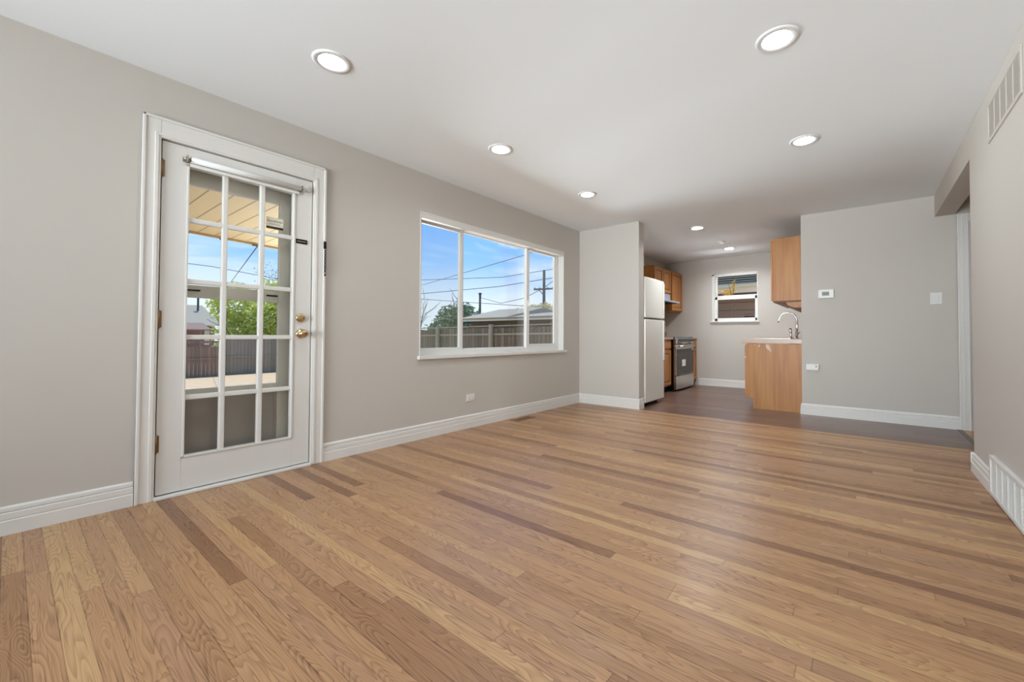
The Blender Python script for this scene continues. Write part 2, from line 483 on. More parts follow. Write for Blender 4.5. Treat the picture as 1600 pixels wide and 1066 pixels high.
# ------------------------------------------------------------------ room dimensions
Y0 = -3.20            # wall behind the camera
Y1 = 4.995            # stub wall face
Y3 = 5.975            # right back wall face
YK = 8.28             # kitchen back wall
XR = 3.803            # right wall face
XS = 0.909            # stub end
XB = 2.60             # start of right back wall
YE = 4.193            # end of right wall
HZ = 2.216            # header underside
XH = 5.2              # far side of the hall
T = 0.15

# floors
m = MB(); m.box(-0.15, XH, Y0 - 0.1, Y1, -0.12, 0.0, FLOOR)
struct(m.build('floor'), 'warm oak strip floor running crosswise in the main room', 'floor')
m = MB(); m.box(-0.15, 3.945, Y1, YK + 0.15, -0.12, 0.0, LVP)
struct(m.build('floor_kitchen'), 'darker brown vinyl plank floor of the kitchen', 'floor')
m = MB(); m.box(3.985, XH, Y1, Y3 + 1.6, -0.12, 0.0, HALLW)
m.box(3.945, 3.985, Y3 + 0.15, Y3 + 1.6, -0.12, 0.0, HALLW)
struct(m.build('floor_hall'), 'orange wood floor glimpsed in the hall opening', 'floor')
m = MB(); m.box(3.945, 3.985, Y1, Y3 + 0.15, -0.12, 0.004, STRIP)
struct(m.build('trim_threshold'), 'dark grey transition strip between vinyl planks and hall wood', 'trim')

# recessed light positions
LIGHTS = [(0.905, 1.06), (0.905, 2.395), (0.905, 3.725), (2.86, 2.345), (2.85, 3.69), (2.86, 1.02), (1.405, 5.80), (1.42, 7.47), (4.55, 5.0)]  # the last one, in the hall, is added out of view to brighten the header
def build_ceiling():
    bm = bmesh.new()
    edges = []
    def loop(pts):
        vs = [bm.verts.new((x, y, H)) for x, y in pts]
        for a, b in zip(vs, vs[1:] + vs[:1]): edges.append(bm.edges.new((a, b)))
    loop([(-0.15, Y0 - 0.15), (XH + 0.1, Y0 - 0.15), (XH + 0.1, YK + 0.15), (-0.15, YK + 0.15)])
    for x, y in LIGHTS:
        loop([(x + 0.074 * math.cos(2 * PI * k / 32), y + 0.074 * math.sin(2 * PI * k / 32)) for k in range(32)])
    bmesh.ops.triangle_fill(bm, use_beauty=True, edges=edges)
    for f in bm.faces:
        if f.normal.z > 0: f.normal_flip()
    b = MB(); b.bm.free(); b.bm = bm; b.mats = [CEIL]
    b.box(-0.15, XH + 0.1, Y0 - 0.15, YK + 0.15, H + 0.12, H + 0.2, CEIL)
    for q in ((-0.15, -0.13, Y0 - 0.15, YK + 0.15), (XH + 0.08, XH + 0.1, Y0 - 0.15, YK + 0.15)):
        b.box(*q, H, H + 0.12, CEIL)
    for q in ((-0.15, XH + 0.1, Y0 - 0.15, Y0 - 0.13), (-0.15, XH + 0.1, YK + 0.13, YK + 0.15)):
        b.box(*q, H, H + 0.12, CEIL)
    me = bpy.data.meshes.new('ceiling'); bm.to_mesh(me); bm.free(); me.materials.append(CEIL)
    o = bpy.data.objects.new('ceiling', me); COL.objects.link(o)
    return struct(o, 'flat white ceiling with recessed lights', 'ceiling')
build_ceiling()

# walls ---------------------------------------------------------------
DY0, DY1, DZ = 0.523, 1.358, 2.072        # door opening
WY0, WY1, WZ0, WZ1 = 2.297, 4.600, 0.752, 2.082
m = MB()
m.box(-T, 0, Y0 - T, DY0, 0, H, WALL); m.box(-T, 0, DY0, DY1, DZ, H, WALL); m.box(-T, 0, DY1, WY0, 0, H, WALL)
m.box(-T, 0, WY0, WY1, 0, WZ0, WALL); m.box(-T, 0, WY0, WY1, WZ1, H, WALL); m.box(-T, 0, WY1, YK + T, 0, H, WALL)
struct(m.build('wall_left'), 'pale greige wall on the left with door and wide window', 'wall')
m = MB(); m.box(0, XS, Y1, Y1 + 0.15, 0, H, WALL, 0.004)
struct(m.build('wall_stub'), 'short greige wall projecting beside the refrigerator', 'wall')
m = MB(); DX0, DX1 = 4.06, 4.86           # doorway in the hall part
m.box(XB, DX0, Y3, Y3 + 0.05, 0, H, WALL); m.box(XB + 0.0, DX0, Y3 + 0.05, Y3 + 0.14, 0, H, WALL)
m.box(DX0, DX1, Y3, Y3 + 0.14, 2.12, H, WALL); m.box(DX1, XH, Y3, Y3 + 0.14, 0, H, WALL)
struct(m.build('wall_back'), 'greige back wall with thermostat and light switch', 'wall')
m = MB(); m.box(XB, XB + 0.12, Y3 + 0.14, YK, 0, H, WALL)
struct(m.build('wall_kitchen_right'), 'kitchen side wall behind the sink cabinets', 'wall')
KX0, KX1, KZ0, KZ1 = 0.915, 1.712, 1.232, 2.128
m = MB()
m.box(0, KX0, YK, YK + T, 0, H, WALL); m.box(KX1, XB + 0.12, YK, YK + T, 0, H, WALL)
m.box(KX0, KX1, YK, YK + T, 0, KZ0, WALL); m.box(KX0, KX1, YK, YK + T, KZ1, H, WALL)
struct(m.build('wall_kitchen_back'), 'kitchen back wall with a small window', 'wall')
m = MB(); m.box(XR, XR + T, Y0 - T, YE, 0, H, WALL, 0.003)
m.box(XR, XR + T, YE - 0.004, Y3, HZ, H, WALL)
struct(m.build('wall_right'), 'pale wall on the right with two vents and a header over the hall opening', 'wall')
m = MB(); FX0, FX1, FZ0, FZ1 = 0.5, 3.3, 0.60, 2.20
m.box(0, FX0, Y0 - T, Y0, 0, H, WALL); m.box(FX1, XR, Y0 - T, Y0, 0, H, WALL)
m.box(FX0, FX1, Y0 - T, Y0, 0, FZ0, WALL); m.box(FX0, FX1, Y0 - T, Y0, FZ1, H, WALL)
struct(m.build('wall_front'), 'wall behind the viewpoint with an added picture window', 'wall')
m = MB(); m.box(XH, XH + 0.1, Y0 - T, YK + T, 0, H, WALL); m.box(XR + T, XH, 2.6, 2.7, 0, H, WALL)
m.box(XB + 0.12, XH, YK + 0.0, YK + 0.14, 0, H, WALL)
struct(m.build('wall_hall'), 'hall wall beyond the opening', 'wall')
m = MB(); m.box(FX0, FX1, Y0 - 0.09, Y0 - 0.086, FZ0, FZ1, GLASS)
wf = MB()
for q in ((FX0, FX0 + 0.05, FZ0, FZ1), (FX1 - 0.05, FX1, FZ0, FZ1), (FX0, FX1, FZ0, FZ0 + 0.05), (FX0, FX1, FZ1 - 0.05, FZ1)):
    wf.box(q[0], q[1], Y0 - 0.12, Y0 - 0.06, q[2], q[3], VINYL)
w3 = struct(wf.build('added_window'), 'made-up white picture window behind the viewpoint, added to let light in', 'window')  # invented opening for the fill lamp behind the camera
m.build('pane', w3)

# baseboards -----------------------------------------------------------
BP = [(0, 0), (.017, 0), (.017, .064), (.0115, .068), (.0145, .073), (.0145, .099), (.006, .104), (.0115, .109), (.0105, .124), (.004, .132), (0, .132)]
def baseboard(mb, a, b, n):
    mb.prism([(n[0] * t, n[1] * t, z) for t, z in BP], (a[0], a[1], 0), (b[0], b[1], 0), TRIM)
m = MB(); baseboard(m, (0, Y0), (0, 0.437), (1, 0)); baseboard(m, (0, 1.446), (0, Y1), (1, 0))
struct(m.build('baseboard_left'), 'white grooved baseboard along the left wall', 'baseboard')
m = MB(); baseboard(m, (0.0, Y1), (XS + 0.017, Y1), (0, -1)); baseboard(m, (XS, Y1 - 0.017), (XS, Y1 + 0.125), (1, 0))
struct(m.build('baseboard_stub'), 'white grooved baseboard wrapping the short wall end', 'baseboard')
m = MB(); baseboard(m, (XB - 0.005, Y3), (3.966, Y3), (0, -1)); baseboard(m, (XB, Y3 - 0.017), (XB, Y3 + 0.05), (-1, 0))
struct(m.build('baseboard_back'), 'white grooved baseboard under the thermostat wall', 'baseboard')
m = MB(); baseboard(m, (XR, 3.635), (XR, YE + 0.012), (-1, 0)); baseboard(m, (XR, Y0), (XR, 2.86), (-1, 0))
baseboard(m, (XR - 0.017, YE), (XR + T, YE), (0, 1))
struct(m.build('baseboard_right'), 'white grooved baseboard at the right wall end', 'baseboard')
m = MB(); baseboard(m, (0.66, YK), (XB, YK), (0, -1))
struct(m.build('baseboard_kitchen'), 'white baseboard under the kitchen window', 'baseboard')

# ------------------------------------------------------------------ door 1 : glazed interior door
m = MB()
CY0, CY1, CZ = 0.440, 1.446, 2.190
def casing_bar(mb, y0, y1, z0, z1, inner):
    mb.box(0, 0.017, y0, y1, z0, z1, TRIM, 0.003)
casing_bar(m, CY0, DY0 - 0.002, 0, CZ, 1); casing_bar(m, DY1 + 0.002, CY1, 0, CZ, 0); casing_bar(m, DY0 - 0.002, DY1 + 0.002, DZ + 0.002, CZ, 0)
m.box(0, 0.024, CY0, CY0 + 0.016, 0, CZ, TRIM, 0.004); m.box(0, 0.024, CY1 - 0.016, CY1, 0, CZ, TRIM, 0.004)
m.box(0, 0.024, CY0, CY1, CZ - 0.016, CZ, TRIM, 0.004)
m.box(0, 0.021, DY1 + 0.012, DY1 + 0.030, 0, DZ + 0.02, TRIM, 0.003); m.box(0, 0.021, DY0 - 0.030, DY0 - 0.012, 0, DZ + 0.02, TRIM, 0.003)
m.box(0, 0.021, DY0 - 0.03, DY1 + 0.03, DZ + 0.012, DZ + 0.03, TRIM, 0.003)
struct(m.build('trim_1'), 'white door casing around the glazed door', 'trim')
m = MB()   # jambs and sill inside the opening
m.box(-T, -0.050, DY0, DY0 + 0.006, 0, DZ, TRIM); m.box(-T, -0.050, DY1 - 0.006, DY1, 0, DZ, TRIM); m.box(-T, -0.050, DY0, DY1, DZ - 0.006, DZ, TRIM)
m.box(-T, -0.050, DY0, DY1, 0, 0.012, NICKEL); m.box(-0.05, 0.034, DY0 - 0.002, DY1 + 0.002, 0, 0.016, TRIM, 0.004)
struct(m.build('trim_2'), 'white door jamb lining and painted threshold', 'trim')

LY0, LY1, LZ0, LZ1 = DY0 + 0.005, DY1 - 0.005, 0.022, DZ - 0.006
GY0, GY1, GZ0, GZ1 = 0.640, 1.240, 0.212, 1.960
d1 = thing('door_1', (0, LY0, 0), 'white fifteen-pane glazed door with brass knob', 'door', kind='structure')
XF, XBK = 0.000, -0.044
m = MB()
m.box(XBK, XF, LY0, GY0, LZ0, LZ1, DOORW, 0.002); m.box(XBK, XF, GY1, LY1, LZ0, LZ1, DOORW, 0.002)
m.box(XBK, XF, GY0, GY1, LZ0, GZ0, DOORW); m.box(XBK, XF, GY0, GY1, GZ1, LZ1, DOORW)
for z0, z1, y0, y1 in ((GZ0, GZ0 + 0.012, GY0, GY1), (GZ1 - 0.012, GZ1, GY0, GY1), (GZ0, GZ1, GY0, GY0 + 0.012), (GZ0, GZ1, GY1 - 0.012, GY1)):
    m.box(XBK + 0.004, XF + 0.006, y0, y1, z0, z1, DOORW, 0.003)
m.build('leaf', d1)
m = MB()
for y in (0.8335, 1.0395):
    m.box(XBK + 0.005, XF - 0.0025, y - 0.0145, y + 0.0145, GZ0, GZ1, DOORW, 0.006)
for z in (0.566, 0.926, 1.262, 1.632):
    m.box(XBK + 0.006, XF - 0.004, GY0, GY1, z - 0.0145, z + 0.0145, DOORW, 0.006)
m.build('muntin_grid', d1)
m = MB(); m.box(-0.023, -0.020, GY0 + 0.002, GY1 - 0.002, GZ0 + 0.002, GZ1 - 0.002, GLASSD)
m.build('pane', d1)
for z in (1.905, 1.03, 0.315):
    h = MB()
    h.tube([(0.008, LY0 - 0.003, z - 0.05), (0.008, LY0 - 0.003, z + 0.05)], 0.0065, BRASSD, 10)
    for k in (-0.052, 0.052): h.lathe([(0, -0.004), (0.005, -0.003), (0.005, 0.003), (0, 0.004)], (0.008, LY0 - 0.003, z + k), (0, 0, 1), BRASSD, 10)
    h.box(-0.001, 0.003, LY0 - 0.002, LY0 + 0.012, z - 0.048, z + 0.048, BRASSD)
    tag(h.build('hinge', d1), 'aged brass hinge')
k = MB()
k.lathe([(0.0, 0.000), (0.033, 0.000), (0.034, 0.004), (0.029, 0.010), (0.018, 0.014), (0.012, 0.020), (0.012, 0.030), (0.020, 0.036), (0.027, 0.046), (0.0285, 0.056), (0.025, 0.066), (0.015, 0.071), (0.0, 0.072)], (0.0, 1.288, 0.952), (1, 0, 0), BRASS)
kn = tag(k.build('knob', d1), 'round brass door knob')
k = MB(); k.box(0.070, 0.078, 1.284, 1.292, 0.946, 0.958, BRASSD, 0.002); k.build('turn_button', kn)
k = MB()
k.lathe([(0.0, 0.0), (0.030, 0.0), (0.032, 0.004), (0.029, 0.011), (0.020, 0.015), (0.0, 0.016)], (0.0, 1.284, 1.065), (1, 0, 0), BRASS)
db = tag(k.build('deadbolt', d1), 'round brass deadbolt')
k = MB(); k.box(0.015, 0.034, 1.280, 1.288, 1.047, 1.083, BRASS, 0.003); k.build('thumb_turn', db)
k = MB(); k.box(0, 0.005, 1.245, 1.322, 1.598, 1.630, BLACK, 0.002); k.box(0.005, 0.0075, 1.252, 1.312, 1.611, 1.616, NICKEL)
tag(k.build('chain_track', d1), 'black door chain track')
# roller shade at the head of the door glass
rs = thing('roller_shade', (0.03, 0.63, 1.985), 'rolled up white roller shade at the head of the glazed door', 'window shade')
m = MB(); m.tube([(0.03, 0.650, 1.985), (0.03, 1.262, 1.985)], 0.017, PLAST, 20); m.build('fabric_roll', rs)
m = MB(); m.box(0.012, 0.020, 0.652, 1.258, 1.946, 1.966, PLAST, 0.002); m.build('hem_bar', rs)
for y in (0.634, 1.268):
    m = MB(); m.box(0.0, 0.050, y - 0.003, y + 0.003, 1.968, 2.004, NICKEL, 0.001); m.box(0.0, 0.004, y - 0.016, y + 0.016, 1.972, 2.000, NICKEL)
    m.tube([(0.03, y - 0.014, 1.985), (0.03, y + 0.014, 1.985)], 0.005, NICKEL, 8)
    tag(m.build('bracket', rs), 'silver mounting bracket')
# alarm contact
m = MB(); m.box(0.0, 0.014, 1.312, 1.334, 1.985, 2.030, PLAST, 0.003)
tag(m.build('alarm_contact', base=(0, 1.323, 1.985)), 'small white alarm contact at the top right corner of the door', 'sensor')
# door chain on the casing
dc = thing('door_chain', (0.024, 1.437, 1.64), 'black door chain hanging from its keeper on the right door casing', 'chain')
m = MB(); m.box(0.020, 0.032, 1.428, 1.446, 1.585, 1.640, BLACK, 0.003); m.lathe([(0, 0), (0.006, 0), (0.007, 0.006), (0, 0.008)], (0.032, 1.437, 1.60), (1, 0, 0), BLACK, 12)
m.build('keeper', dc)
m = MB()
def link(mb, c, hgt, flip):
    pts = []
    for j in range(17):
        a = 2 * PI * j / 16
        dy, dz = math.cos(a) * 0.0065, math.sin(a) * hgt
        pts.append((c[0] + (dy if flip else 0), c[1] + (0 if flip else dy), c[2] + dz))
    mb.tube(pts, 0.0019, BLACK, 6, cap=False)
for j in range(13):
    link(m, (0.033, 1.437, 1.578 - j * 0.0142), 0.0105, j % 2)
m.lathe([(0, -0.007), (0.006, -0.005), (0.007, 0), (0.006, 0.005), (0, 0.007)], (0.033, 1.437, 1.388), (1, 0, 0), BLACK, 12)
m.build('chain_links', dc)

# door 2 : storm door outside
d2 = thing('door_2', (-0.12, DY0, 0), 'grey storm door outside the glazed door', 'door', kind='structure')
SX0, SX1 = -0.128, -0.098
m = MB()
m.box(SX0, SX1, DY0 + 0.006, 0.610, 0.02, 2.06, GREYAL, 0.003); m.box(SX0, SX1, 1.178, DY1 - 0.006, 0.02, 2.06, GREYAL, 0.003)
m.box(SX0, SX1, 0.61, 1.178, 1.872, 2.06, GREYAL, 0.003); m.box(SX0, SX1, 0.61, 1.178, 1.172, 1.250, GREYAL, 0.003)
m.box(SX0, SX1, 0.61, 1.178, 0.558, 0.602, GREYAL, 0.003); m.box(SX0, SX1, 0.61, 1.178, 0.02, 0.09, GREYAL, 0.003)
m.build('frame', d2)
m = MB(); m.box(-0.120, -0.108, 0.61, 1.178, 0.09, 0.558, KICK); m.box(-0.108, -0.1035, 0.63, 1.158, 0.115, 0.535, KICK, 0.003)
tag(m.build('kick_panel', d2), 'plain grey kick panel')
m = MB(); m.box(-0.115, -0.113, 0.61, 1.178, 0.602, 1.172, GLASS); m.box(-0.115, -0.113, 0.61, 1.178, 1.250, 1.872, GLASS); m.build('pane', d2)
for y in (0.70, 1.135):
    m = MB(); m.box(-0.098, -0.090, y - 0.035, y + 0.035, 1.212, 1.222, BLACK, 0.002); m.lathe([(0, 0), (.005, 0), (.005, .006), (0, .007)], (-0.09, y + 0.02, 1.217), (1, 0, 0), BLACK, 10)
    tag(m.build('sash_clip', d2), 'dark sash clip')

# security stickers --------------------------------------------------------
def flat_text(s, size, mat_, name, parent, origin, right, upv):
    cu = bpy.data.curves.new(name, 'FONT'); cu.body = s; cu.size = size; cu.extrude = 0.0003; cu.align_x = 'CENTER'
    tmp = bpy.data.objects.new(name, cu); COL.objects.link(tmp)
    bpy.context.view_layer.update()
    me = bpy.data.meshes.new_from_object(tmp.evaluated_get(bpy.context.evaluated_depsgraph_get()))
    bpy.data.objects.remove(tmp)
    me.materials.clear(); me.materials.append(mat_)
    r, u = Vector(right), Vector(upv); n = r.cross(u); off = Vector(parent['_b'])
    for v in me.vertices:
        v.co = Vector(origin) + r * v.co.x + u * v.co.y + n * v.co.z - off
    o = bpy.data.objects.new(name, me); COL.objects.link(o); o.parent = parent; o['_b'] = parent['_b']
    return o
st = thing('security_sticker', (-0.02, 1.118, 1.66), 'cream security sticker with a dark bottom band on the upper right door pane', 'sticker')
m = MB(); m.box(-0.020, -0.0190, 1.066, 1.170, 1.672, 1.752, STICK); m.build('backing', st)
m = MB(); m.box(-0.0190, -0.0183, 1.066, 1.170, 1.672, 1.689, STICKD); m.build('band', st)
flat_text('GuardHome', 0.0185, STICKD, 'lettering', st, (-0.0187, 1.118, 1.721), (0, 1, 0), (0, 0, 1))
flat_text('SECURITY SYSTEM', 0.0085, STICKD, 'small_lettering', st, (-0.0187, 1.118, 1.702), (0, 1, 0), (0, 0, 1))

# ------------------------------------------------------------------ window 1 : three-lite slider
w1 = thing('window_1', (-0.1, WY0, WZ0), 'wide white three-part sliding window over the yard', 'window', kind='structure')
m = MB()   # drywall-return lining, white
m.box(-T, 0.004, WY0 - 0.001, WY0 + 0.006, WZ0, WZ1, TRIM); m.box(-T, 0.004, WY1 - 0.006, WY1 + 0.001, WZ0, WZ1, TRIM)
m.box(-T, 0.004, WY0, WY1, WZ1 - 0.016, WZ1 + 0.001, TRIM, 0.003)
m.build('lining', w1)
m = MB(); m.box(-T, 0.032, WY0 - 0.022, WY1 + 0.045, WZ0 - 0.030, WZ0 + 0.002, TRIM, 0.006)
m.build('sill', w1)
XO, XI = -0.145, -0.085
m = MB(); m.box(-0.050, 0.003, WY0 + 0.001, WY1 - 0.007, WZ1 - 0.058, WZ1 - 0.001, TRIM, 0.005); m.build('head_rail', w1)
m = MB()
m.box(XO, XI, WY0 + 0.006, WY0 + 0.050, WZ0, WZ1 - 0.016, VINYL, 0.003); m.box(XO, XI, WY1 - 0.050, WY1 - 0.006, WZ0, WZ1 - 0.016, VINYL, 0.003)
m.box(XO, XI, WY0 + 0.05, WY1 - 0.05, WZ1 - 0.050, WZ1 - 0.016, VINYL, 0.003); m.box(XO, XI, WY0 + 0.05, WY1 - 0.05, WZ0, WZ0 + 0.045, VINYL, 0.003)
m.build('frame', w1)
def sash(y0, y1, x0, x1, st_l, st_r, rail_b, rail_t, name, screen=False):
    z0, z1 = WZ0 + 0.040, WZ1 - 0.045
    a = MB()
    a.box(x0, x1, y0, y0 + st_l, z0, z1, VINYL, 0.003); a.box(x0, x1, y1 - st_r, y1, z0, z1, VINYL, 0.003)
    a.box(x0, x1, y0 + st_l, y1 - st_r, z0, z0 + rail_b, VINYL, 0.003); a.box(x0, x1, y0 + st_l, y1 - st_r, z1 - rail_t, z1, VINYL, 0.003)
    s_ = a.build('sash', w1)
    g = MB(); xm = (x0 + x1) / 2
    g.box(xm - 0.002, xm + 0.002, y0 + st_l - 0.004, y1 - st_r + 0.004, z0 + rail_b - 0.004, z1 - rail_t + 0.004, GLASS); g.build('pane', s_)
    if screen:
        g = MB(); g.box(x0 - 0.012, x0 - 0.011, y0 + 0.01, y1 - 0.01, z0, z1, SCREEN); g.build('insect_screen', s_)
    return s_
sash(WY0 + 0.050, 2.885, -0.118, -0.090, 0.030, 0.040, 0.030, 0.030, 'left', True)
sash(2.872, 3.985, -0.142, -0.120, 0.050, 0.050, 0.018, 0.014, 'middle')
sash(3.925, WY1 - 0.050, -0.118, -0.090, 0.055, 0.040, 0.050, 0.030, 'right')
m = MB(); m.box(-0.090, -0.078, 3.945, 3.962, 1.30, 1.38, VINYL, 0.003); m.box(-0.090, -0.070, 3.950, 3.957, 1.32, 1.36, VINYL, 0.002); m.build('latch', w1)

# ------------------------------------------------------------------ window 2 : kitchen
w2 = thing('window_2', (KX0, YK, KZ0), 'small white double hung kitchen window', 'window', kind='structure')
m = MB()
m.box(KX0, KX0 + 0.050, YK - 0.006, YK + T, KZ0, KZ1, TRIM, 0.003); m.box(KX1 - 0.014, KX1, YK - 0.006, YK + T, KZ0, KZ1, TRIM, 0.003)
m.box(KX0, KX1, YK - 0.006, YK + T, KZ1 - 0.03, KZ1, TRIM, 0.003); m.build('lining', w2)
m = MB(); m.box(KX0 - 0.02, KX1 + 0.02, YK - 0.035, YK + T, KZ0 - 0.022, KZ0 + 0.004, TRIM, 0.005); m.build('sill', w2)
a = MB(); zm = 1.70
a.box(KX0 + 0.05, KX1 - 0.014, YK + 0.07, YK + 0.10, zm - 0.02, zm + 0.022, VINYL, 0.002); a.box(KX0 + 0.05, KX0 + 0.085, YK + 0.07, YK + 0.10, zm, KZ1 - 0.03, VINYL, 0.002)
a.box(KX1 - 0.03, KX1 - 0.014, YK + 0.07, YK + 0.10, zm, KZ1 - 0.03, VINYL, 0.002)
s_ = a.build('sash', w2); g = MB(); g.box(KX0 + 0.08, KX1 - 0.025, YK + 0.084, YK + 0.087, zm + 0.02, KZ1 - 0.03, GLASS); g.build('pane', s_)
a = MB()
a.box(KX0 + 0.05, KX1 - 0.014, YK + 0.03, YK + 0.065, zm - 0.055, zm + 0.008, VINYL, 0.003); a.box(KX0 + 0.05, KX1 - 0.014, YK + 0.03, YK + 0.065, KZ0 + 0.004, KZ0 + 0.06, VINYL, 0.003)
a.box(KX0 + 0.05, KX0 + 0.095, YK + 0.03, YK + 0.065, KZ0, zm, VINYL, 0.003); a.box(KX1 - 0.055, KX1 - 0.014, YK + 0.03, YK + 0.065, KZ0, zm, VINYL, 0.003)
s_ = a.build('sash', w2); g = MB(); g.box(KX0 + 0.09, KX1 - 0.05, YK + 0.046, YK + 0.049, KZ0 + 0.055, zm - 0.05, GLASS); g.build('pane', s_)
st = thing('security_sticker', (1.56, YK + 0.045, 1.30), 'small security sticker in the lower corner of the kitchen window', 'sticker')
m = MB(); m.box(1.475, 1.635, YK + 0.0438, YK + 0.0446, 1.302, 1.325, STICKD); m.build('band', st)
flat_text('GuardHome', 0.030, STICKD, 'lettering', st, (1.555, YK + 0.0440, 1.350), (1, 0, 0), (0, 0, 1))

# ------------------------------------------------------------------ door 3 : hall doorway
m = MB()
for x0, x1 in ((3.966, 4.052),):
    m.box(x0, x1, Y3 - 0.016, Y3, 0, 2.21, TRIM, 0.003); m.box(x0, x0 + 0.016, Y3 - 0.022, Y3, 0, 2.21, TRIM, 0.004)
    m.box(x0 + 0.034, x0 + 0.046, Y3 - 0.020, Y3, 0, 2.21, TRIM, 0.003); m.box(x1 - 0.012, x1, Y3 - 0.020, Y3, 0, 2.21, TRIM, 0.003)
m.box(DX1 + 0.008, DX1 + 0.09, Y3 - 0.018, Y3, 0, 2.21, TRIM, 0.003); m.box(4.052, DX1 + 0.008, Y3 - 0.018, Y3, 2.125, 2.21, TRIM, 0.003)
m.box(DX0, DX0 + 0.006, Y3, Y3 + 0.14, 0, 2.12, TRIM)
struct(m.build('trim_3'), 'white fluted casing at the hall doorway', 'trim')
d3 = thing('door_3', (DX0, Y3 + 0.05, 0), 'dark reddish wood door glimpsed beyond the hall casing', 'door', kind='structure')
RED = wood_mat('red_door_wood', rgb(112, 66, 58), rgb(140, 88, 78))
m = MB(); m.box(DX0 + 0.010, DX1 - 0.004, Y3 + 0.06, Y3 + 0.10, 0.01, 2.115, RED, 0.003); m.build('leaf', d3)
m = MB(); m.lathe([(0, 0), (.03, 0), (.03, .006), (.012, .02), (.025, .04), (.02, .06), (0, .062)], (DX1 - 0.07, Y3 + 0.06, 0.96), (0, -1, 0), BRASS, 20); m.build('knob', d3)

# ------------------------------------------------------------------ recessed ceiling lights
def make_light(x, y, label, group):
    t = thing('recessed_light', (x, y, H), label, 'ceiling light', group)
    m = MB(); m.lathe([(0.098, 0.0), (0.0975, -0.004), (0.088, -0.0075), (0.070, -0.006), (0.0665, 0.0), (0.072, 0.0)], (x, y, H), (0, 0, 1), FLANGE, 48); m.build('trim_ring', t)
    m = MB(); m.lathe([(0.0675, -0.0055), (0.0655, 0.006), (0.0625, 0.020), (0.0615, 0.034), (0.072, 0.034), (0.0725, 0.0)], (x, y, H), (0, 0, 1), BAFFLE, 40); m.build('baffle', t)
    m = MB(); m.lathe([(0.0, 0.026), (0.056, 0.026), (0.061, 0.029), (0.061, 0.033), (0.0, 0.033)], (x, y, H), (0, 0, 1), LENS, 40); tag(m.build('lens', t), 'glowing white lens')
    return t
LG = 'recessed lights of the main room'
lbl = ['recessed ceiling light nearest the glazed door, leftmost in view', 'recessed ceiling light between the door and the wide window',
       'small looking recessed ceiling light nearest the corner past the wide window', 'large looking recessed ceiling light at the upper right of the view',
       'recessed ceiling light on the right, in front of the thermostat wall', 'recessed ceiling light overhead above the viewpoint',
       'kitchen recessed light nearer the main room', 'kitchen recessed light nearer the kitchen window', 'added unseen recessed light in the hall beyond the opening on the right']
L0 = make_light(LIGHTS[0][0], LIGHTS[0][1], lbl[0], LG)
for i in range(1, 9):
    c = copy_tree(L0, (LIGHTS[i][0] - LIGHTS[0][0], LIGHTS[i][1] - LIGHTS[0][1], 0))
    c['label'] = lbl[i]
    if i in (6, 7):
        for k in bpy.data.objects:
            if k.parent == c and k.name.startswith('lens'):
                k.data = k.data.copy(); k.data.materials[0] = KLENS
    if i in (6, 7): c['group'] = 'recessed lights of the kitchen'
    if i == 8: del c['group']
sd = thing('smoke_detector', (1.447, 6.83, H), 'round white smoke detector on the kitchen ceiling between the two lights', 'smoke detector')
m = MB(); m.lathe([(0, 0), (.068, 0), (.070, -.012), (.066, -.016)], (1.447, 6.83, H), (0, 0, 1), PLAST, 36); m.build('base', sd)
m = MB(); m.lathe([(.064, -.016), (.062, -.030), (.045, -.038), (.0, -.040)], (1.447, 6.83, H), (0, 0, 1), PLAST, 36); m.build('cover', sd)

# ------------------------------------------------------------------ wall devices
th = thing('thermostat', (2.853, Y3, 1.455), 'white thermostat with a small grey display on the back wall', 'thermostat')
m = MB(); m.box(2.778, 2.930, Y3 - 0.026, Y3, 1.403, 1.508, PLAST, 0.005); m.build('body', th)
m = MB(); m.box(2.812, 2.884, Y3 - 0.0275, Y3 - 0.026, 1.433, 1.482, LCD); sc = m.build('display', th)
m = MB()
for k in range(4): m.box(2.820 + k * 0.016, 2.831 + k * 0.016, Y3 - 0.0285, Y3 - 0.0275, 1.441, 1.474, LCDD)
m.build('digits', sc)
m = MB(); m.box(2.905, 2.918, Y3 - 0.028, Y3 - 0.026, 1.44, 1.475, PLAST, 0.001); m.build('button', th)
sw = thing('light_switch', (3.805, Y3, 1.35), 'white rocker light switch plate near the hall doorway', 'light switch')
m = MB(); m.box(3.759, 3.852, Y3 - 0.007, Y3, 1.292, 1.414, PLAST, 0.003); m.build('plate', sw)
m = MB(); m.box(3.787, 3.824, Y3 - 0.011, Y3 - 0.007, 1.318, 1.388, PLAST, 0.002); m.build('rocker', sw)
ot = thing('wall_jack', (2.708, Y3, 0.575), 'white surface mounted jack box low on the back wall beside the sink cabinet', 'wall outlet')
m = MB(); m.box(2.648, 2.776, Y3 - 0.034, Y3, 0.540, 0.612, PLAST, 0.006); m.build('box', ot)
m = MB(); m.box(2.655, 2.769, Y3 - 0.038, Y3 - 0.034, 0.548, 0.575, PLAST, 0.002); m.build('cover_lip', ot)
m = MB(); m.box(2.742, 2.756, Y3 - 0.0385, Y3 - 0.0338, 0.583, 0.594, DARK); m.build('socket', ot)
wo = thing('wall_outlet', (0, 2.922, 0.305), 'white horizontal outlet plate below the wide window', 'wall outlet')
m = MB(); m.box(0, 0.007, 2.868, 2.976, 0.270, 0.343, PLAST, 0.003); m.build('plate', wo)
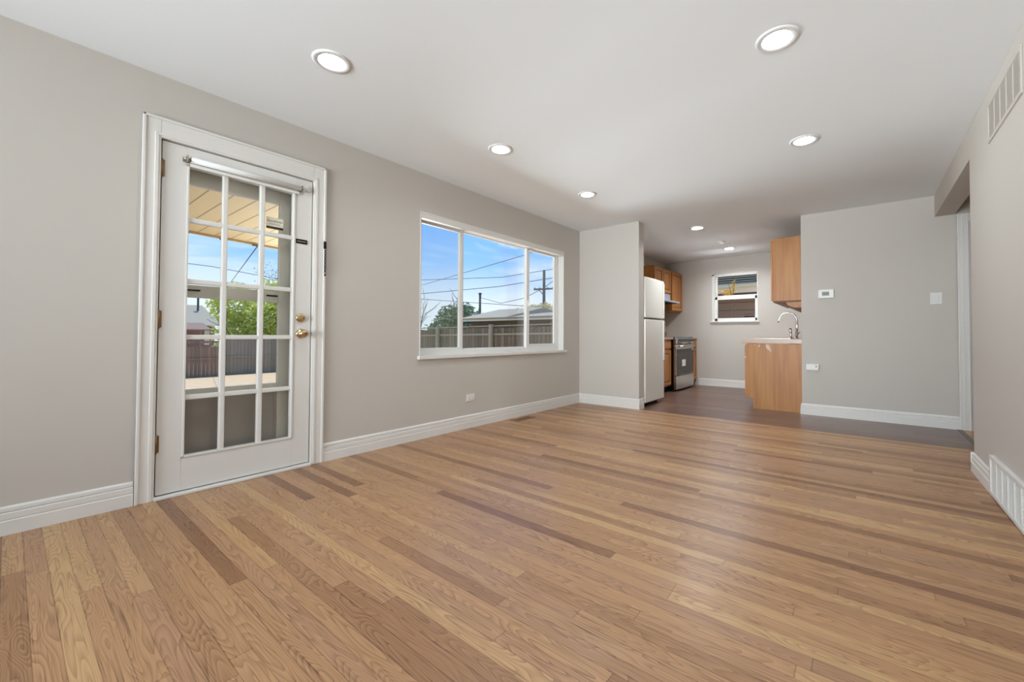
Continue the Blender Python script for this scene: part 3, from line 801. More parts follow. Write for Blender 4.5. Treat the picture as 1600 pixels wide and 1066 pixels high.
for y in (2.900, 2.946):
    m = MB(); m.box(0.007, 0.0095, y - 0.015, y + 0.015, 0.290, 0.322, PLAST, 0.003)
    f_ = m.build('receptacle', wo)
    m = MB(); m.box(0.0095, 0.0100, y - 0.007, y - 0.001, 0.312, 0.3145, DARK); m.box(0.0095, 0.0100, y - 0.007, y - 0.001, 0.299, 0.3015, DARK)
    m.lathe([(0, 0), (.003, 0), (.003, .0006), (0, .0006)], (0.0095, y + 0.008, 0.307), (1, 0, 0), DARK, 10); m.build('slots', f_)

def grille(name, y0, y1, z0, z1, bays, label, depth, pitch, TRIM):
    t = thing(name, (XR, (y0 + y1) / 2, z0), label, 'air vent')
    x0 = XR - depth; b = 0.022
    f = MB()
    f.box(x0, XR, y0, y1, z0, z0 + b, TRIM, 0.003); f.box(x0, XR, y0, y1, z1 - b, z1, TRIM, 0.003)
    f.box(x0, XR, y0, y0 + b, z0 + b, z1 - b, TRIM, 0.003); f.box(x0, XR, y1 - b, y1, z0 + b, z1 - b, TRIM, 0.003)
    w = (y1 - y0 - 2 * b) / bays
    for k in range(1, bays):
        f.box(x0 + 0.002, XR, y0 + b + k * w - 0.006, y0 + b + k * w + 0.006, z0 + b, z1 - b, TRIM, 0.002)
    f.build('frame', t)
    l = MB(); n = int((z1 - z0 - 2 * b) / pitch)
    for k in range(n):
        zc = z0 + b + (k + 0.5) * (z1 - z0 - 2 * b) / n
        l.prism([(x0 + 0.003 - XR, 0, -0.0035), (x0 + 0.0045 - XR, 0, -0.0045), (-0.001, 0, 0.004), (-0.0025, 0, 0.005)], (XR, y0 + b, zc), (XR, y1 - b, zc), TRIM)
    l.build('louvers', t)
    bk = MB(); bk.box(XR - 0.0015, XR - 0.0005, y0 + 0.01, y1 - 0.01, z0 + 0.01, z1 - 0.01, VENTBK); bk.build('duct', t)
    for yy in (y0 + 0.011, y1 - 0.011):
        sc_ = MB(); sc_.lathe([(0, 0), (.004, 0), (.004, .0015), (0, .002)], (x0, yy, (z0 + z1) / 2), (-1, 0, 0), NICKEL, 10)
        sc_.build('screw', t)
    return t
grille('air_vent', 2.945, 3.612, 2.112, 2.352, 5, 'beige return air grille high on the right wall under the ceiling', 0.008, 0.0092, WALL)
grille('air_vent', 2.870, 3.628, 0.006, 0.240, 6, 'white return air grille at floor level on the right wall', 0.022, 0.0105, TRIM)
fr = thing('floor_register', (0.137, 3.60, 0), 'brown slotted register set in the oak floor below the window', 'floor vent')
m = MB(); m.box(0.085, 0.195, 3.44, 3.76, 0.0, 0.005, REGIS, 0.001)
m.build('plate', fr)
m = MB()
for k in range(2):
    m.box(0.100 + k * 0.048, 0.133 + k * 0.048, 3.462, 3.738, 0.005, 0.0056, DARK)
m.build('slots', fr)
m = MB()
for k in range(14): m.box(0.100, 0.181, 3.470 + k * 0.0195, 3.476 + k * 0.0195, 0.0052, 0.0066, REGIS)
m.build('fins', fr)

# ------------------------------------------------------------------ kitchen : refrigerator
RX, RY0, RY1, RZ = 0.925, 5.160, 5.818, 1.737
rf = thing('refrigerator', (0.57, 5.49, 0), 'off-white top freezer refrigerator standing behind the short wall', 'refrigerator')
m = MB(); m.box(0.16, RX - 0.065, RY0, RY1 - 0.004, 0.055, RZ - 0.004, FRIDGE, 0.006)
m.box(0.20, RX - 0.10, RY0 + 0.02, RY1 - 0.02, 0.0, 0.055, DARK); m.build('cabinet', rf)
m = MB(); m.box(RX - 0.068, RX - 0.054, RY0 + 0.006, RY1 - 0.008, 0.08, RZ - 0.012, GASKET); m.build('gasket', rf)
m = MB(); m.box(RX - 0.056, RX, RY0, RY1, 1.190, RZ, FRIDGE, 0.012); dr = m.build('freezer_door', rf)
m = MB(); m.box(RX, RX + 0.012, RY1 - 0.055, RY1 - 0.008, 1.20, 1.70, FRIDGE, 0.005); m.build('edge_grip', dr)
m = MB(); m.box(RX - 0.056, RX, RY0, RY1, 0.058, 1.174, FRIDGE, 0.012); dr = m.build('fridge_door', rf)
m = MB(); m.box(RX, RX + 0.012, RY1 - 0.055, RY1 - 0.008, 0.60, 1.165, FRIDGE, 0.005); m.build('edge_grip', dr)

# cabinets along the left wall ------------------------------------------------
def raised_door(mb, xf, y0, y1, z0, z1, fr_=0.055):
    """door lying in a plane x = xf facing +x"""
    mb.box(xf - 0.018, xf, y0, y1, z0, z0 + fr_, OAKH, 0.002); mb.box(xf - 0.018, xf, y0, y1, z1 - fr_, z1, OAKH, 0.002)
    mb.box(xf - 0.018, xf, y0, y0 + fr_, z0 + fr_, z1 - fr_, OAK, 0.002); mb.box(xf - 0.018, xf, y1 - fr_, y1, z0 + fr_, z1 - fr_, OAK, 0.002)
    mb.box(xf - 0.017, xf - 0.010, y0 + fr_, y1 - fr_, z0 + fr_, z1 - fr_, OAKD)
    if z1 - z0 > 3 * fr_ and y1 - y0 > 3 * fr_:
        mb.box(xf - 0.016, xf - 0.004, y0 + fr_ + 0.016, y1 - fr_ - 0.016, z0 + fr_ + 0.016, z1 - fr_ - 0.016, OAK, 0.004)
UX = 0.335
uc = thing('wall_cabinet', (0.17, 7.29, 1.735), 'short oak wall cabinet with two doors above the range hood', 'cabinet', 'oak wall cabinets')
m = MB(); m.box(0, UX - 0.02, 6.888, 7.690, 1.735, 2.190, OAKP, 0.002); m.build('body', uc)
for y0, y1 in ((6.905, 7.285), (7.303, 7.684)):
    m = MB(); raised_door(m, UX, y0, y1, 1.752, 2.180); m.build('door', uc)
uc = thing('wall_cabinet', (0.17, 8.0, 1.425), 'tall oak wall cabinet at the far left corner of the kitchen', 'cabinet', 'oak wall cabinets')
m = MB(); m.box(0, UX - 0.02, 7.697, YK - 0.004, 1.425, 2.190, OAKP, 0.002); m.build('body', uc)
m = MB(); raised_door(m, UX + 0.01, 7.722, YK - 0.008, 1.440, 2.180); m.build('door', uc)
hd = thing('range_hood', (0.25, 7.29, 1.58), 'pale grey range hood under the short wall cabinet', 'range hood')
HOODM = mat('hood_enamel', rgb(190, 194, 214), 0.25, metal=0.2)
m = MB(); m.box(0, 0.32, 6.90, 7.685, 1.612, 1.733, HOODM, 0.004); m.build('housing', hd)
m = MB(); m.prism([(0, 0, 0), (0.50, 0, -0.004), (0.505, 0, 0.022), (0.32, 0, 0.052), (0, 0, 0.052)], (0, 6.90, 1.562), (0, 7.685, 1.562), HOODM); m.build('canopy', hd)
m = MB(); m.box(0.05, 0.45, 6.94, 7.65, 1.552, 1.560, DARK); m.build('filter', hd)
m = MB()
for y in (7.16, 7.24, 7.32):
    m = MB(); m.box(0.32, 0.326, y - 0.02, y + 0.02, 1.66, 1.69, DARK, 0.002)
    m.build('switch', hd)

# base cabinet between refrigerator and range
CT = 0.930
bc = thing('base_cabinet', (0.31, 6.4, 0), 'oak base cabinet between the refrigerator and the range', 'cabinet', 'oak base cabinets')
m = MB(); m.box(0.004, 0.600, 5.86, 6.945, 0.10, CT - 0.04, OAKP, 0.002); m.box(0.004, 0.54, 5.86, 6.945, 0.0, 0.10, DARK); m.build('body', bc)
for y0, y1 in ((5.90, 6.395), (6.415, 6.915)):
    m = MB(); m.box(0.600, 0.620, y0, y1, 0.735, CT - 0.055, OAKH, 0.004); m.build('drawer', bc)
    m = MB(); raised_door(m, 0.620, y0, y1, 0.125, 0.712); m.build('door', bc)
def countertop(x0, x1, y0, y1, zt, label, splash):
    t = thing('countertop', ((x0 + x1) / 2, (y0 + y1) / 2, zt - 0.04), label, 'countertop')
    m = MB(); m.box(x0, x1, y0, y1, zt - 0.04, zt, COUNTER, 0.004); m.build('slab', t)
    if splash:
        m = MB(); m.box(x0, x0 + 0.02, y0, y1, zt, zt + 0.10, SPLASH, 0.003); m.build('backsplash', t)
countertop(0.002, 0.645, 5.85, 6.955, CT, 'short beige laminate countertop between the refrigerator and the range', True)
bc = thing('base_cabinet', (0.31, 8.1, 0), 'narrow oak base cabinet between the range and the kitchen back wall', 'cabinet', 'oak base cabinets')
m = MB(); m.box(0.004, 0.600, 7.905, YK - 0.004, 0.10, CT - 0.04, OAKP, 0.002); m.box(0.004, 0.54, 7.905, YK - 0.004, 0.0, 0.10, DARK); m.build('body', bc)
m = MB(); m.box(0.600, 0.625, 7.925, YK - 0.008, 0.735, CT - 0.055, OAKH, 0.004); m.build('drawer', bc)
m = MB(); raised_door(m, 0.625, 7.925, YK - 0.008, 0.125, 0.712, 0.05); m.build('door', bc)
countertop(0.002, 0.64, 7.895, YK - 0.002, CT, 'narrow beige countertop in the far left kitchen corner', True)

# range
GX, GY0_, GY1_ = 0.690, 6.962, 7.888
rg = thing('kitchen_range', (0.36, 7.42, 0), 'stainless slide-in range with a dark oven door and black side', 'kitchen range')
m = MB(); m.box(0.03, GX - 0.045, GY0_, GY1_, 0.02, 0.905, BLKENAM, 0.003)
for x in (0.1, 0.58):
    for y in (GY0_ + 0.06, GY1_ - 0.06): m.box(x - 0.02, x + 0.02, y - 0.02, y + 0.02, 0.0, 0.02, BLKENAM)
m.build('body', rg)
m = MB(); m.box(0.03, GX - 0.02, GY0_ - 0.002, GY1_ + 0.002, 0.905, 0.935, COOKTOP, 0.003); ck = m.build('cooktop', rg)
m = MB()
for x, y, r in ((0.2, 7.2, .09), (0.2, 7.65, .075), (0.48, 7.2, .075), (0.48, 7.65, .10)):
    m = MB(); m.lathe([(r, 0), (r, .0008), (r - .006, .0008), (r - .006, 0)], (x, y, 0.935), (0, 0, 1), GASKET, 32)
    m.build('burner_ring', ck)
m = MB(); m.box(GX - 0.06, GX, GY0_ + 0.002, GY1_ - 0.002, 0.812, 0.905, STEEL, 0.004); cp = m.build('control_panel', rg)
m = MB(); m.box(GX, GX + 0.003, GY0_ + 0.10, GY1_ - 0.02, 0.848, 0.898, BLKENAM, 0.001); m.build('display', cp)
m = MB()
for y in (7.10, 7.22, 7.62, 7.74):
    m = MB(); m.lathe([(0, 0), (.017, 0), (.016, .018), (0, .02)], (GX + 0.002, y, 0.830), (1, 0, 0), STEEL, 16)
    m.build('control_knob', cp)
m = MB(); m.box(GX - 0.045, GX - 0.004, GY0_ + 0.004, GY1_ - 0.004, 0.272, 0.800, STEEL, 0.004); od = m.build('oven_door', rg)
m = MB(); m.box(GX - 0.004, GX - 0.001, GY0_ + 0.03, GY1_ - 0.012, 0.280, 0.725, OVENGL, 0.001); m.build('oven_window', od)
m = MB(); m.tube([(GX + 0.035, GY0_ + 0.04, 0.770), (GX + 0.035, GY1_ - 0.04, 0.770)], 0.012, STEEL, 14)
for y in (GY0_ + 0.07, GY1_ - 0.07): m.box(GX - 0.006, GX + 0.035, y - 0.01, y + 0.01, 0.762, 0.778, STEEL, 0.002)
tag(m.build('handle', od), 'stainless bar handle')
m = MB(); m.box(GX - 0.001, GX + 0.0005, 7.26, 7.44, 0.42, 0.535, PAPER); tag(m.build('paper_label', od), 'white paper label')
m = MB(); m.box(GX - 0.001, GX + 0.0005, 7.80, 7.85, 0.69, 0.72, PAPER); tag(m.build('corner_sticker', od), 'small white sticker')
m = MB(); m.box(GX - 0.045, GX + 0.004, GY0_ + 0.004, GY1_ - 0.004, 0.035, 0.262, STEEL, 0.005); m.build('drawer', rg)

# cabinets along the kitchen right wall ----------------------------------------
sc_ = thing('sink_cabinet', (2.28, 7.1, 0), 'oak sink base cabinet with a scuffed side panel next to the back wall', 'cabinet', 'oak base cabinets')
CY = 6.030
m = MB()
i_ = m.mi(OAKP)
prof = [(1.966, 0.142), (2.047, 0.142), (2.047, 0.0), (XB - 0.003, 0.0), (XB - 0.003, 0.852), (1.966, 0.852)]
m.prism([(x, 0, z) for x, z in prof], (0, CY, 0), (0, CY + 0.02, 0), OAKP)
tag(m.build('side_panel', sc_), 'scuffed oak side panel')
m = MB(); m.box(1.966, XB - 0.003, CY + 0.021, YK - 0.004, 0.142, 0.60, OAKP); m.box(1.966, XB - 0.003, 7.20, YK - 0.004, 0.60, 0.852, OAKP)
m.box(1.966, 2.0, CY + 0.021, 7.2, 0.60, 0.852, OAKP); m.box(2.53, XB - 0.003, CY + 0.021, 7.2, 0.60, 0.852, OAKP)
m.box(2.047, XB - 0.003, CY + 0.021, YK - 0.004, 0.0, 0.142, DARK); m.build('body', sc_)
for y0, y1 in ((CY + 0.012, 6.55), (6.57, 7.10), (7.12, 7.66), (7.68, YK - 0.02)):
    m = MB()
    m.box(1.945, 1.966, y0, y1, 0.15, 0.66, OAK, 0.004); m.box(1.940, 1.945, y0 + 0.06, y1 - 0.06, 0.21, 0.60, OAK, 0.002); m.build('door', sc_)
    m = MB(); m.box(1.945, 1.966, y0, y1, 0.685, 0.835, OAKH, 0.004); m.build('drawer', sc_)
m = MB()
m.poly([(2.195, CY - 0.0008, 0.842), (2.232, CY - 0.0008, 0.846), (2.246, CY - 0.0008, 0.808), (2.262, CY - 0.0008, 0.742), (2.240, CY - 0.0008, 0.764), (2.205, CY - 0.0008, 0.792)], PEEL)
tag(m.build('peeled_patch', sc_), 'pale patch where the veneer has peeled')
m = MB()
m.poly([(2.120, CY - 0.0008, 0.838), (2.134, CY - 0.0008, 0.842), (2.126, CY - 0.0008, 0.812), (2.112, CY - 0.0008, 0.804)], PEEL)
tag(m.build('peeled_patch', sc_), 'pale patch where the veneer has peeled')
m = MB()
m.poly([(2.060, CY - 0.0008, 0.842), (2.078, CY - 0.0008, 0.838), (2.068, CY - 0.0008, 0.826)], PEEL)
tag(m.build('peeled_patch', sc_), 'pale patch where the veneer has peeled')
ct = thing('countertop', (2.25, 7.1, 0.852), 'beige laminate countertop on the sink cabinet with a cutout for the sink', 'countertop')
m = MB()
SXa, SXb, SYa, SYb = 2.04, 2.42, 6.34, 7.04
m.box(1.912, XB - 0.002, CY - 0.006, SYa, 0.856, 0.914, COUNTER, 0.003); m.box(1.912, XB - 0.002, SYb, YK - 0.002, 0.856, 0.914, COUNTER, 0.003)
m.box(1.912, SXa, SYa, SYb, 0.856, 0.914, COUNTER); m.box(SXb, XB - 0.002, SYa, SYb, 0.856, 0.914, COUNTER); m.build('slab', ct)
m = MB(); m.box(XB - 0.02, XB - 0.002, CY + 0.1, YK - 0.002, 0.914, 1.01, SPLASH, 0.003); m.build('backsplash', ct)
sk = thing('kitchen_sink', (2.23, 6.69, 0.74), 'stainless drop-in sink in the countertop below the faucet', 'sink')
m = MB()
for q in ((SXa - 0.02, SXa + 0.004, SYa - 0.02, SYb + 0.02), (SXb - 0.004, SXb + 0.02, SYa - 0.02, SYb + 0.02), (SXa, SXb, SYa - 0.02, SYa + 0.004), (SXa, SXb, SYb - 0.004, SYb + 0.02)):
    m.box(*q, 0.914, 0.921, STEEL, 0.002)
m.build('rim', sk)
m = MB()
m.box(SXa + 0.003, SXb - 0.003, SYa + 0.003, SYb - 0.003, 0.735, 0.739, STEEL)
m.box(SXa + 0.001, SXa + 0.004, SYa + 0.002, SYb - 0.002, 0.735, 0.916, STEEL); m.box(SXb - 0.004, SXb - 0.001, SYa + 0.002, SYb - 0.002, 0.735, 0.916, STEEL)
m.box(SXa + 0.002, SXb - 0.002, SYa + 0.001, SYa + 0.004, 0.735, 0.916, STEEL); m.box(SXa + 0.002, SXb - 0.002, SYb - 0.004, SYb - 0.001, 0.735, 0.916, STEEL)
m.lathe([(0, .001), (.03, .001), (.036, .004), (.04, 0)], (2.23, 6.69, 0.739), (0, 0, 1), CHROME, 20); m.build('bowl', sk)
fa = thing('faucet', (2.482, 6.60, 0.914), 'chrome gooseneck kitchen faucet with a side sprayer', 'faucet')
m = MB(); m.lathe([(0, 0), (.026, 0), (.026, .006), (.018, .010), (.0165, .07), (.013, .085), (0, .085)], (2.482, 6.60, 0.914), (0, 0, 1), CHROME, 24); m.build('base', fa)
pts = [(2.482, 6.60, 0.99), (2.488, 6.60, 1.08), (2.486, 6.60, 1.15)]
for k in range(0, 19):
    a_ = math.radians(0 + k * 9.6)
    pts.append((2.378 + 0.108 * math.cos(a_), 6.60, 1.155 + 0.122 * math.sin(a_)))
pts.append((2.262, 6.60, 1.142))
m = MB(); m.tube(pts, [0.015, 0.0145, 0.0135] + [0.0125 - 0.0002 * k for k in range(19)] + [0.0125], CHROME, 14); m.build('spout', fa)
m = MB(); m.lathe([(0, 0), (.008, 0), (.009, .02), (.0, .022)], (2.496, 6.60, 0.985), (0.3, 0.5, 0.4), CHROME, 12)
m.tube([(2.490, 6.62, 0.975), (2.50, 6.66, 0.99), (2.51, 6.70, 1.01)], [0.008, 0.006, 0.005], CHROME, 10); m.build('lever', fa)
m = MB(); m.lathe([(0, 0), (.024, 0), (.022, .010), (.014, .018), (.012, .06), (.016, .10), (.019, .135), (.012, .146), (0, .148)], (2.425, 6.56, 0.914), (-0.10, 0, 1), CHROME, 20); m.build('side_sprayer', fa)
uc = thing('wall_cabinet', (2.43, 6.6, 1.40), 'oak wall cabinet hanging above the sink beside the back wall', 'cabinet', 'oak wall cabinets')
m = MB(); m.box(2.285, XB - 0.003, CY, 7.35, 1.400, 2.205, OAKP, 0.002); m.build('body', uc)
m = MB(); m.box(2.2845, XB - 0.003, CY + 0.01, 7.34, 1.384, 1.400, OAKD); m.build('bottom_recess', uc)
for y0, y1 in ((CY + 0.006, 6.68), (6.70, 7.34)):
    m = MB(); m.box(2.262, 2.284, y0, y1, 1.408, 2.185, OAK, 0.006); m.box(2.258, 2.262, y0 + 0.06, y1 - 0.06, 1.47, 2.12, OAK, 0.002); m.build('door', uc)
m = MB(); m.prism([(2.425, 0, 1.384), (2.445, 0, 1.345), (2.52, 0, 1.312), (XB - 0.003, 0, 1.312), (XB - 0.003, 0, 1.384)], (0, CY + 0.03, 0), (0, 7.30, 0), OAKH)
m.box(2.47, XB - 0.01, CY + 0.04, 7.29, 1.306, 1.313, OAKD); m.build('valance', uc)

# ------------------------------------------------------------------ outdoors
m = MB(); n = 24
gx = [0.0 - 0.152] + [-3.9 - k * 1.6 for k in range(50)]
gy = [-30 + k * 4 for k in range(36)]
random.seed(3)
def gz(x): return -0.25 + 0.034 * x if x > -24 else -1.07
vs = {}
for a_, x in enumerate(gx):
    for b_, y in enumerate(gy):
        vs[a_, b_] = m.bm.verts.new((x, y, gz(x) + (random.uniform(-.03, .03) if a_ > 1 else 0)))
m.mi(DIRT)
for a_ in range(len(gx) - 1):
    for b_ in range(len(gy) - 1):
        m.bm.faces.new((vs[a_, b_], vs[a_ + 1, b_], vs[a_ + 1, b_ + 1], vs[a_, b_ + 1]))
struct(m.build('ground'), 'dry dirt yard outside', 'ground')
m = MB(); m.box(-0.16, 14, 8.6, 40, -0.6, -0.45, DIRT); struct(m.build('ground_side'), 'dirt strip beside the neighbouring house', 'ground')
m = MB(); m.box(-4.2, -0.152, -4, 2.75, -0.5, -0.10, CONC); struct(m.build('patio'), 'concrete patio slab', 'patio')
# patio roof with tan soffit, grooves along x
so_ = thing('patio_roof', (-2, -0.6, 2.3), 'tan boarded patio roof seen through the door', 'patio roof', kind='structure')
m = MB(); m.poly([(-0.152, -4.2, 2.30), (-2.62, -4.2, 2.30), (-4.0, 2.72, 2.30), (-0.152, 2.72, 2.30)], SOFFIT)
m.poly([(-0.152, -4.2, 2.42), (-2.62, -4.2, 2.42), (-4.0, 2.72, 2.42), (-0.152, 2.72, 2.42)], ROOFG); m.build('soffit', so_)
m = MB()
for k in range(36):
    y = -4.05 + k * 0.192
    xe = -2.62 - (y + 4.2) / 6.92 * 1.38 + 0.02
    m.box(xe, -0.16, y - 0.006, y + 0.006, 2.2985, 2.3005, SOFFITG)
m.build('grooves', so_)
m = MB()
dv = Vector((-1.38, 6.92, 0)).normalized(); nv = Vector((-dv.y, dv.x, 0))
m.prism([tuple(nv * 0.0 + Vector((0, 0, -0.03))), tuple(nv * 0.03 + Vector((0, 0, -0.03))), tuple(nv * 0.03 + Vector((0, 0, 0.16))), tuple(Vector((0, 0, 0.16)))], (-2.62, -4.2, 2.30), (-4.0, 2.72, 2.30), SOFFIT); m.build('fascia', so_)
m = MB()
for k in range(9):
    p_ = Vector((-2.62, -4.2, 2.262)) + dv * (3.6 + k * 0.42); m = MB(); m.box(p_.x - 0.015, p_.x + 0.02, p_.y - 0.03, p_.y + 0.03, 2.255, 2.272, GASKET)
    m.build('clip', so_)
m = MB(); m.box(-0.85, -0.152, 2.72, YK + 1.0, 2.40, 2.52, ROOFG); m.box(-0.152, 6, YK + T, YK + 0.55, 2.44, 2.52, ROOFG); struct(m.build('eave'), 'unseen house eave, added over the wide window to keep sun out', 'eave')  # overhang added out of view so no sun patch falls on the floor

# fences
def fence_side():
    t = thing('side_fence', (-8, 9.0, -0.5), 'weathered grey board fence with top rail seen through the wide window', 'fence')
    def zt(x): return 1.20 - 0.0 * x + 0.012 * (x + 10)
    m = MB(); w = 0.14; k = 0; x = -19.6
    random.seed(5)
    while x < -0.4:
        z0 = gz(x); z1 = zt(x) - 0.06 + random.uniform(-0.05, 0.02)
        m.box(x + 0.004, x + w - 0.004, 9.02 + random.uniform(0, .006), 9.04, z0, z1, FENCEG); x += w
    m.build('boards', t)
    m = MB()
    for dz, th_, d_ in ((0.0, 0.030, 0.05), (-0.24, 0.055, 0.035), (-0.72, 0.05, 0.03), (-1.35, 0.05, 0.03)):
        m.prism([(0, 0, dz - th_), (0, -d_, dz - th_), (0, -d_, dz), (0, 0.0, dz)], (-19.6, 9.018, zt(-19.6)), (-0.4, 9.018, zt(-0.4)), RAILM)
    m.build('rails', t)
    x = -18.25
    while x < -0.5:
        m = MB(); m.box(x - 0.05, x + 0.05, 8.87, 8.966, gz(x) - 0.1, zt(x) + 0.03, RAILM, 0.006); m.build('post', t); x += 2.52
fence_side()
def fence_back(y0, y1, x, zt, matb, label, posts):
    t = thing('back_fence', (x, (y0 + y1) / 2, -1.1), label, 'fence')
    m = MB(); y = y0; random.seed(11)
    while y < y1 - 0.13:
        m.box(x - 0.02, x + random.uniform(-.003, .003), y + 0.004, y + 0.136, -1.15, zt + random.uniform(-.03, .02), matb); y += 0.14
    m.build('boards', t)
    m = MB()
    for z in (-0.85, -0.10, 0.62): m.box(x + 0.003, x + 0.04, y0, y1, z - 0.045, z + 0.045, matb)
    m.build('rails', t)
    for py in posts:
        m = MB(); m.box(x + 0.04, x + 0.13, py - 0.045, py + 0.045, -1.2, zt - 0.02, matb, 0.006); m.build('post', t)
fence_back(5.95, 8.95, -20.0, 0.80, FENCEY, 'grey plank fence across the back of the yard, below the green shrub', (6.0, 8.3))
fence_back(0.5, 5.92, -19.2, 0.42, FENCER, 'reddish plank fence section at the left of the yard', (1.2, 3.4, 5.85))

# garage behind the side fence
ga = thing('garage', (-9, 15, -0.6), 'low garage with a pale fascia behind the side fence', 'garage')
m = MB(); m.box(-11.3, -4.5, 13.3, 18, -0.7, 1.62, GARWALL); m.build('walls', ga)
m = MB(); m.box(-11.6, -4.3, 12.96, 13.02, 1.595, 1.735, FASCIA); m.build('fascia', ga)
m = MB(); m.prism([(0, 12.9, 1.735), (0, 15.6, 2.30), (0, 18.4, 1.735), (0, 18.4, 1.66), (0, 12.96, 1.66)], (-11.7, 0, 0), (-8.75, 0, 0), ROOFG); m.build('roof', ga)
m = MB(); m.prism([(0, 12.9, 1.735), (0, 15.6, 2.05), (0, 18.4, 1.735), (0, 18.4, 1.66), (0, 12.96, 1.66)], (-8.75, 0, 0), (-4.2, 0, 0), ROOFG); m.build('lean_to_roof', ga)

# house beyond the back fence
ho = thing('house', (-38, 5, -1.2), 'grey roofed house beyond the back fence at the left of the door glass', 'house')
m = MB(); m.box(-44, -34.4, -4, 9.3, -1.3, 1.55, HOUSEW); m.build('walls', ho)
m = MB(); m.prism([(-33.9, 0, 1.60), (-39, 0, 3.30), (-44.5, 0, 1.60)], (0, -4.5, 0), (0, 9.6, 0), ROOFG); m.build('roof', ho)
m = MB(); m.prism([(-32.4, 0, 1.30), (-34.2, 0, 1.78), (-34.2, 0, 1.45), (-32.4, 0, 1.22)], (0, -4.5, 0), (0, 8.6, 0), ROOFB); m.box(-32.6, -32.5, 8.0, 8.1, -1.2, 1.24, HOUSEW); m.build('porch_roof', ho)
m = MB(); m.box(-34.42, -34.36, 8.7, 9.0, 0.2, 1.3, FASCIA); m.build('window_trim', ho)
m = MB(); m.tube([(-37.5, 9.0, 2.6), (-37.5, 9.0, 3.85)], 0.07, POLE, 10); m.lathe([(.12, 0), (.16, .06), (.0, .16)], (-37.5, 9.0, 3.82), (0, 0, 1), POLE, 12); m.build('vent_pipe', ho)

# neighbour house outside the kitchen window
nh = thing('house', (1, 15, -0.5), 'neighbouring house with cream fascia and shingle roof outside the kitchen window', 'house')
m = MB(); m.box(-3.2, 9, 12.75, 18, -0.5, 2.20, NWALL); m.build('walls', nh)
m = MB(); m.box(-3.6, 9.4, 12.20, 12.76, 2.14, 2.18, NDARK); m.build('soffit', nh)
m = MB(); m.box(-3.6, 9.4, 12.16, 12.20, 2.14, 2.27, NFASC); m.prism([(0, 12.08, 2.27), (0, 12.16, 2.27), (0, 12.16, 2.36), (0, 12.04, 2.36), (0, 12.04, 2.30)], (-3.6, 0, 0), (9.4, 0, 0), FASCIA); m.build('fascia', nh)
m = MB()
for k in range(14):
    y = 12.02 + k * 0.22; z = 2.37 + k * 0.088
    m.box(-3.6, 9.4, y, y + 0.26, z - 0.01, z + 0.018, ROOFG)
m.build('roof', nh)

# vegetation ---------------------------------------------------------------------------------
def leaf_cloud(name, c, r, count, size, m_, parent, seed, hollow=0.45):
    random.seed(seed); b = MB(); b.mi(m_)
    c = Vector(c); r = Vector(r)
    lumps = [(Vector((random.gauss(0, 1), random.gauss(0, 1), random.gauss(0, 1))).normalized() * random.uniform(0.3, 0.75), random.uniform(0.3, 0.5)) for _ in range(16)]
    for _ in range(count):
        l, lr = random.choice(lumps)
        d = Vector((random.gauss(0, 1), random.gauss(0, 1), random.gauss(0, 1))).normalized() * (random.uniform(hollow, 1.0) * lr)
        p = l + d
        p = Vector((p.x * r.x, p.y * r.y, p.z * r.z)) + c
        t = Vector((random.gauss(0, 1), random.gauss(0, 1), random.gauss(0, .7))).normalized(); u = t.orthogonal().normalized()
        u = Matrix.Rotation(random.uniform(0, 6.28), 3, t) @ u
        s = size * random.uniform(.6, 1.3)
        q = [b.bm.verts.new(p - t * s), b.bm.verts.new(p + u * s * .45), b.bm.verts.new(p + t * s), b.bm.verts.new(p - u * s * .45)]
        b.bm.faces.new(q)
    return b.build(name, parent)
def branches(mb, p, d, length, rad, depth, spread, m_, up_=0.15):
    p = Vector(p); d = Vector(d).normalized(); pts = [p]; n_ = 4
    for k in range(n_):
        d = (d + Vector((random.gauss(0, .12), random.gauss(0, .12), random.gauss(0, .08) + up_ * .2))).normalized()
        pts.append(pts[-1] + d * length / n_)
    mb.tube(pts, [rad * (1 - .5 * k / n_) for k in range(n_ + 1)], m_, 5 if depth < 3 else 8, cap=False)
    if depth == 0: return
    for k in range(3 if depth > 1 else 4):
        q = pts[random.randint(1, n_)]
        nd = (d + Vector((random.gauss(0, spread), random.gauss(0, spread), random.gauss(0, spread * .6) + up_))).normalized()
        branches(mb, q, nd, length * random.uniform(.5, .78), rad * .5, depth - 1, spread, m_, up_)
t = thing('shrub', (-22.5, 8.2, -1.2), 'bright yellow-green shrub behind the grey back fence', 'shrub')
random.seed(21); m = MB()
for k in range(7): branches(m, (-22.5 + random.uniform(-.4, .4), 8.2 + random.uniform(-.7, .7), -1.2), (random.gauss(0, .3), random.gauss(0, .3), 1), 2.0, 0.07, 2, .5, BARK)
m.build('stems', t)
leaf_cloud('foliage', (-22.5, 8.95, 1.3), (1.5, 3.3, 3.3), 26000, 0.11, LEAFG, t, 22)
t = thing('bare_tree', (-28.5, 11.3, -1.2), 'leafless tree with upswept branches seen in the right door panes', 'tree', 'budding trees')
random.seed(8); m = MB(); branches(m, (-28.5, 11.3, -1.2), (0, -0.05, 1), 3.9, 0.16, 4, .55, BARK); m.build('branches', t)
leaf_cloud('buds', (-28.5, 11.0, 4.6), (1.6, 1.5, 2.3), 500, 0.06, BARK, t, 9, .1)['kind'] = 'stuff'
t = thing('blossom_tree', (-30, 9.0, -1.2), 'pale blossoming tree beside the grey roof in the door glass', 'tree', 'budding trees')
random.seed(14); m = MB(); branches(m, (-30, 9.0, -1.2), (0, 0, 1), 2.6, 0.12, 3, .5, BARK); m.build('branches', t)
leaf_cloud('blossom', (-30, 8.9, 2.2), (0.9, 0.85, 1.3), 900, 0.05, LEAFP, t, 15, .2)
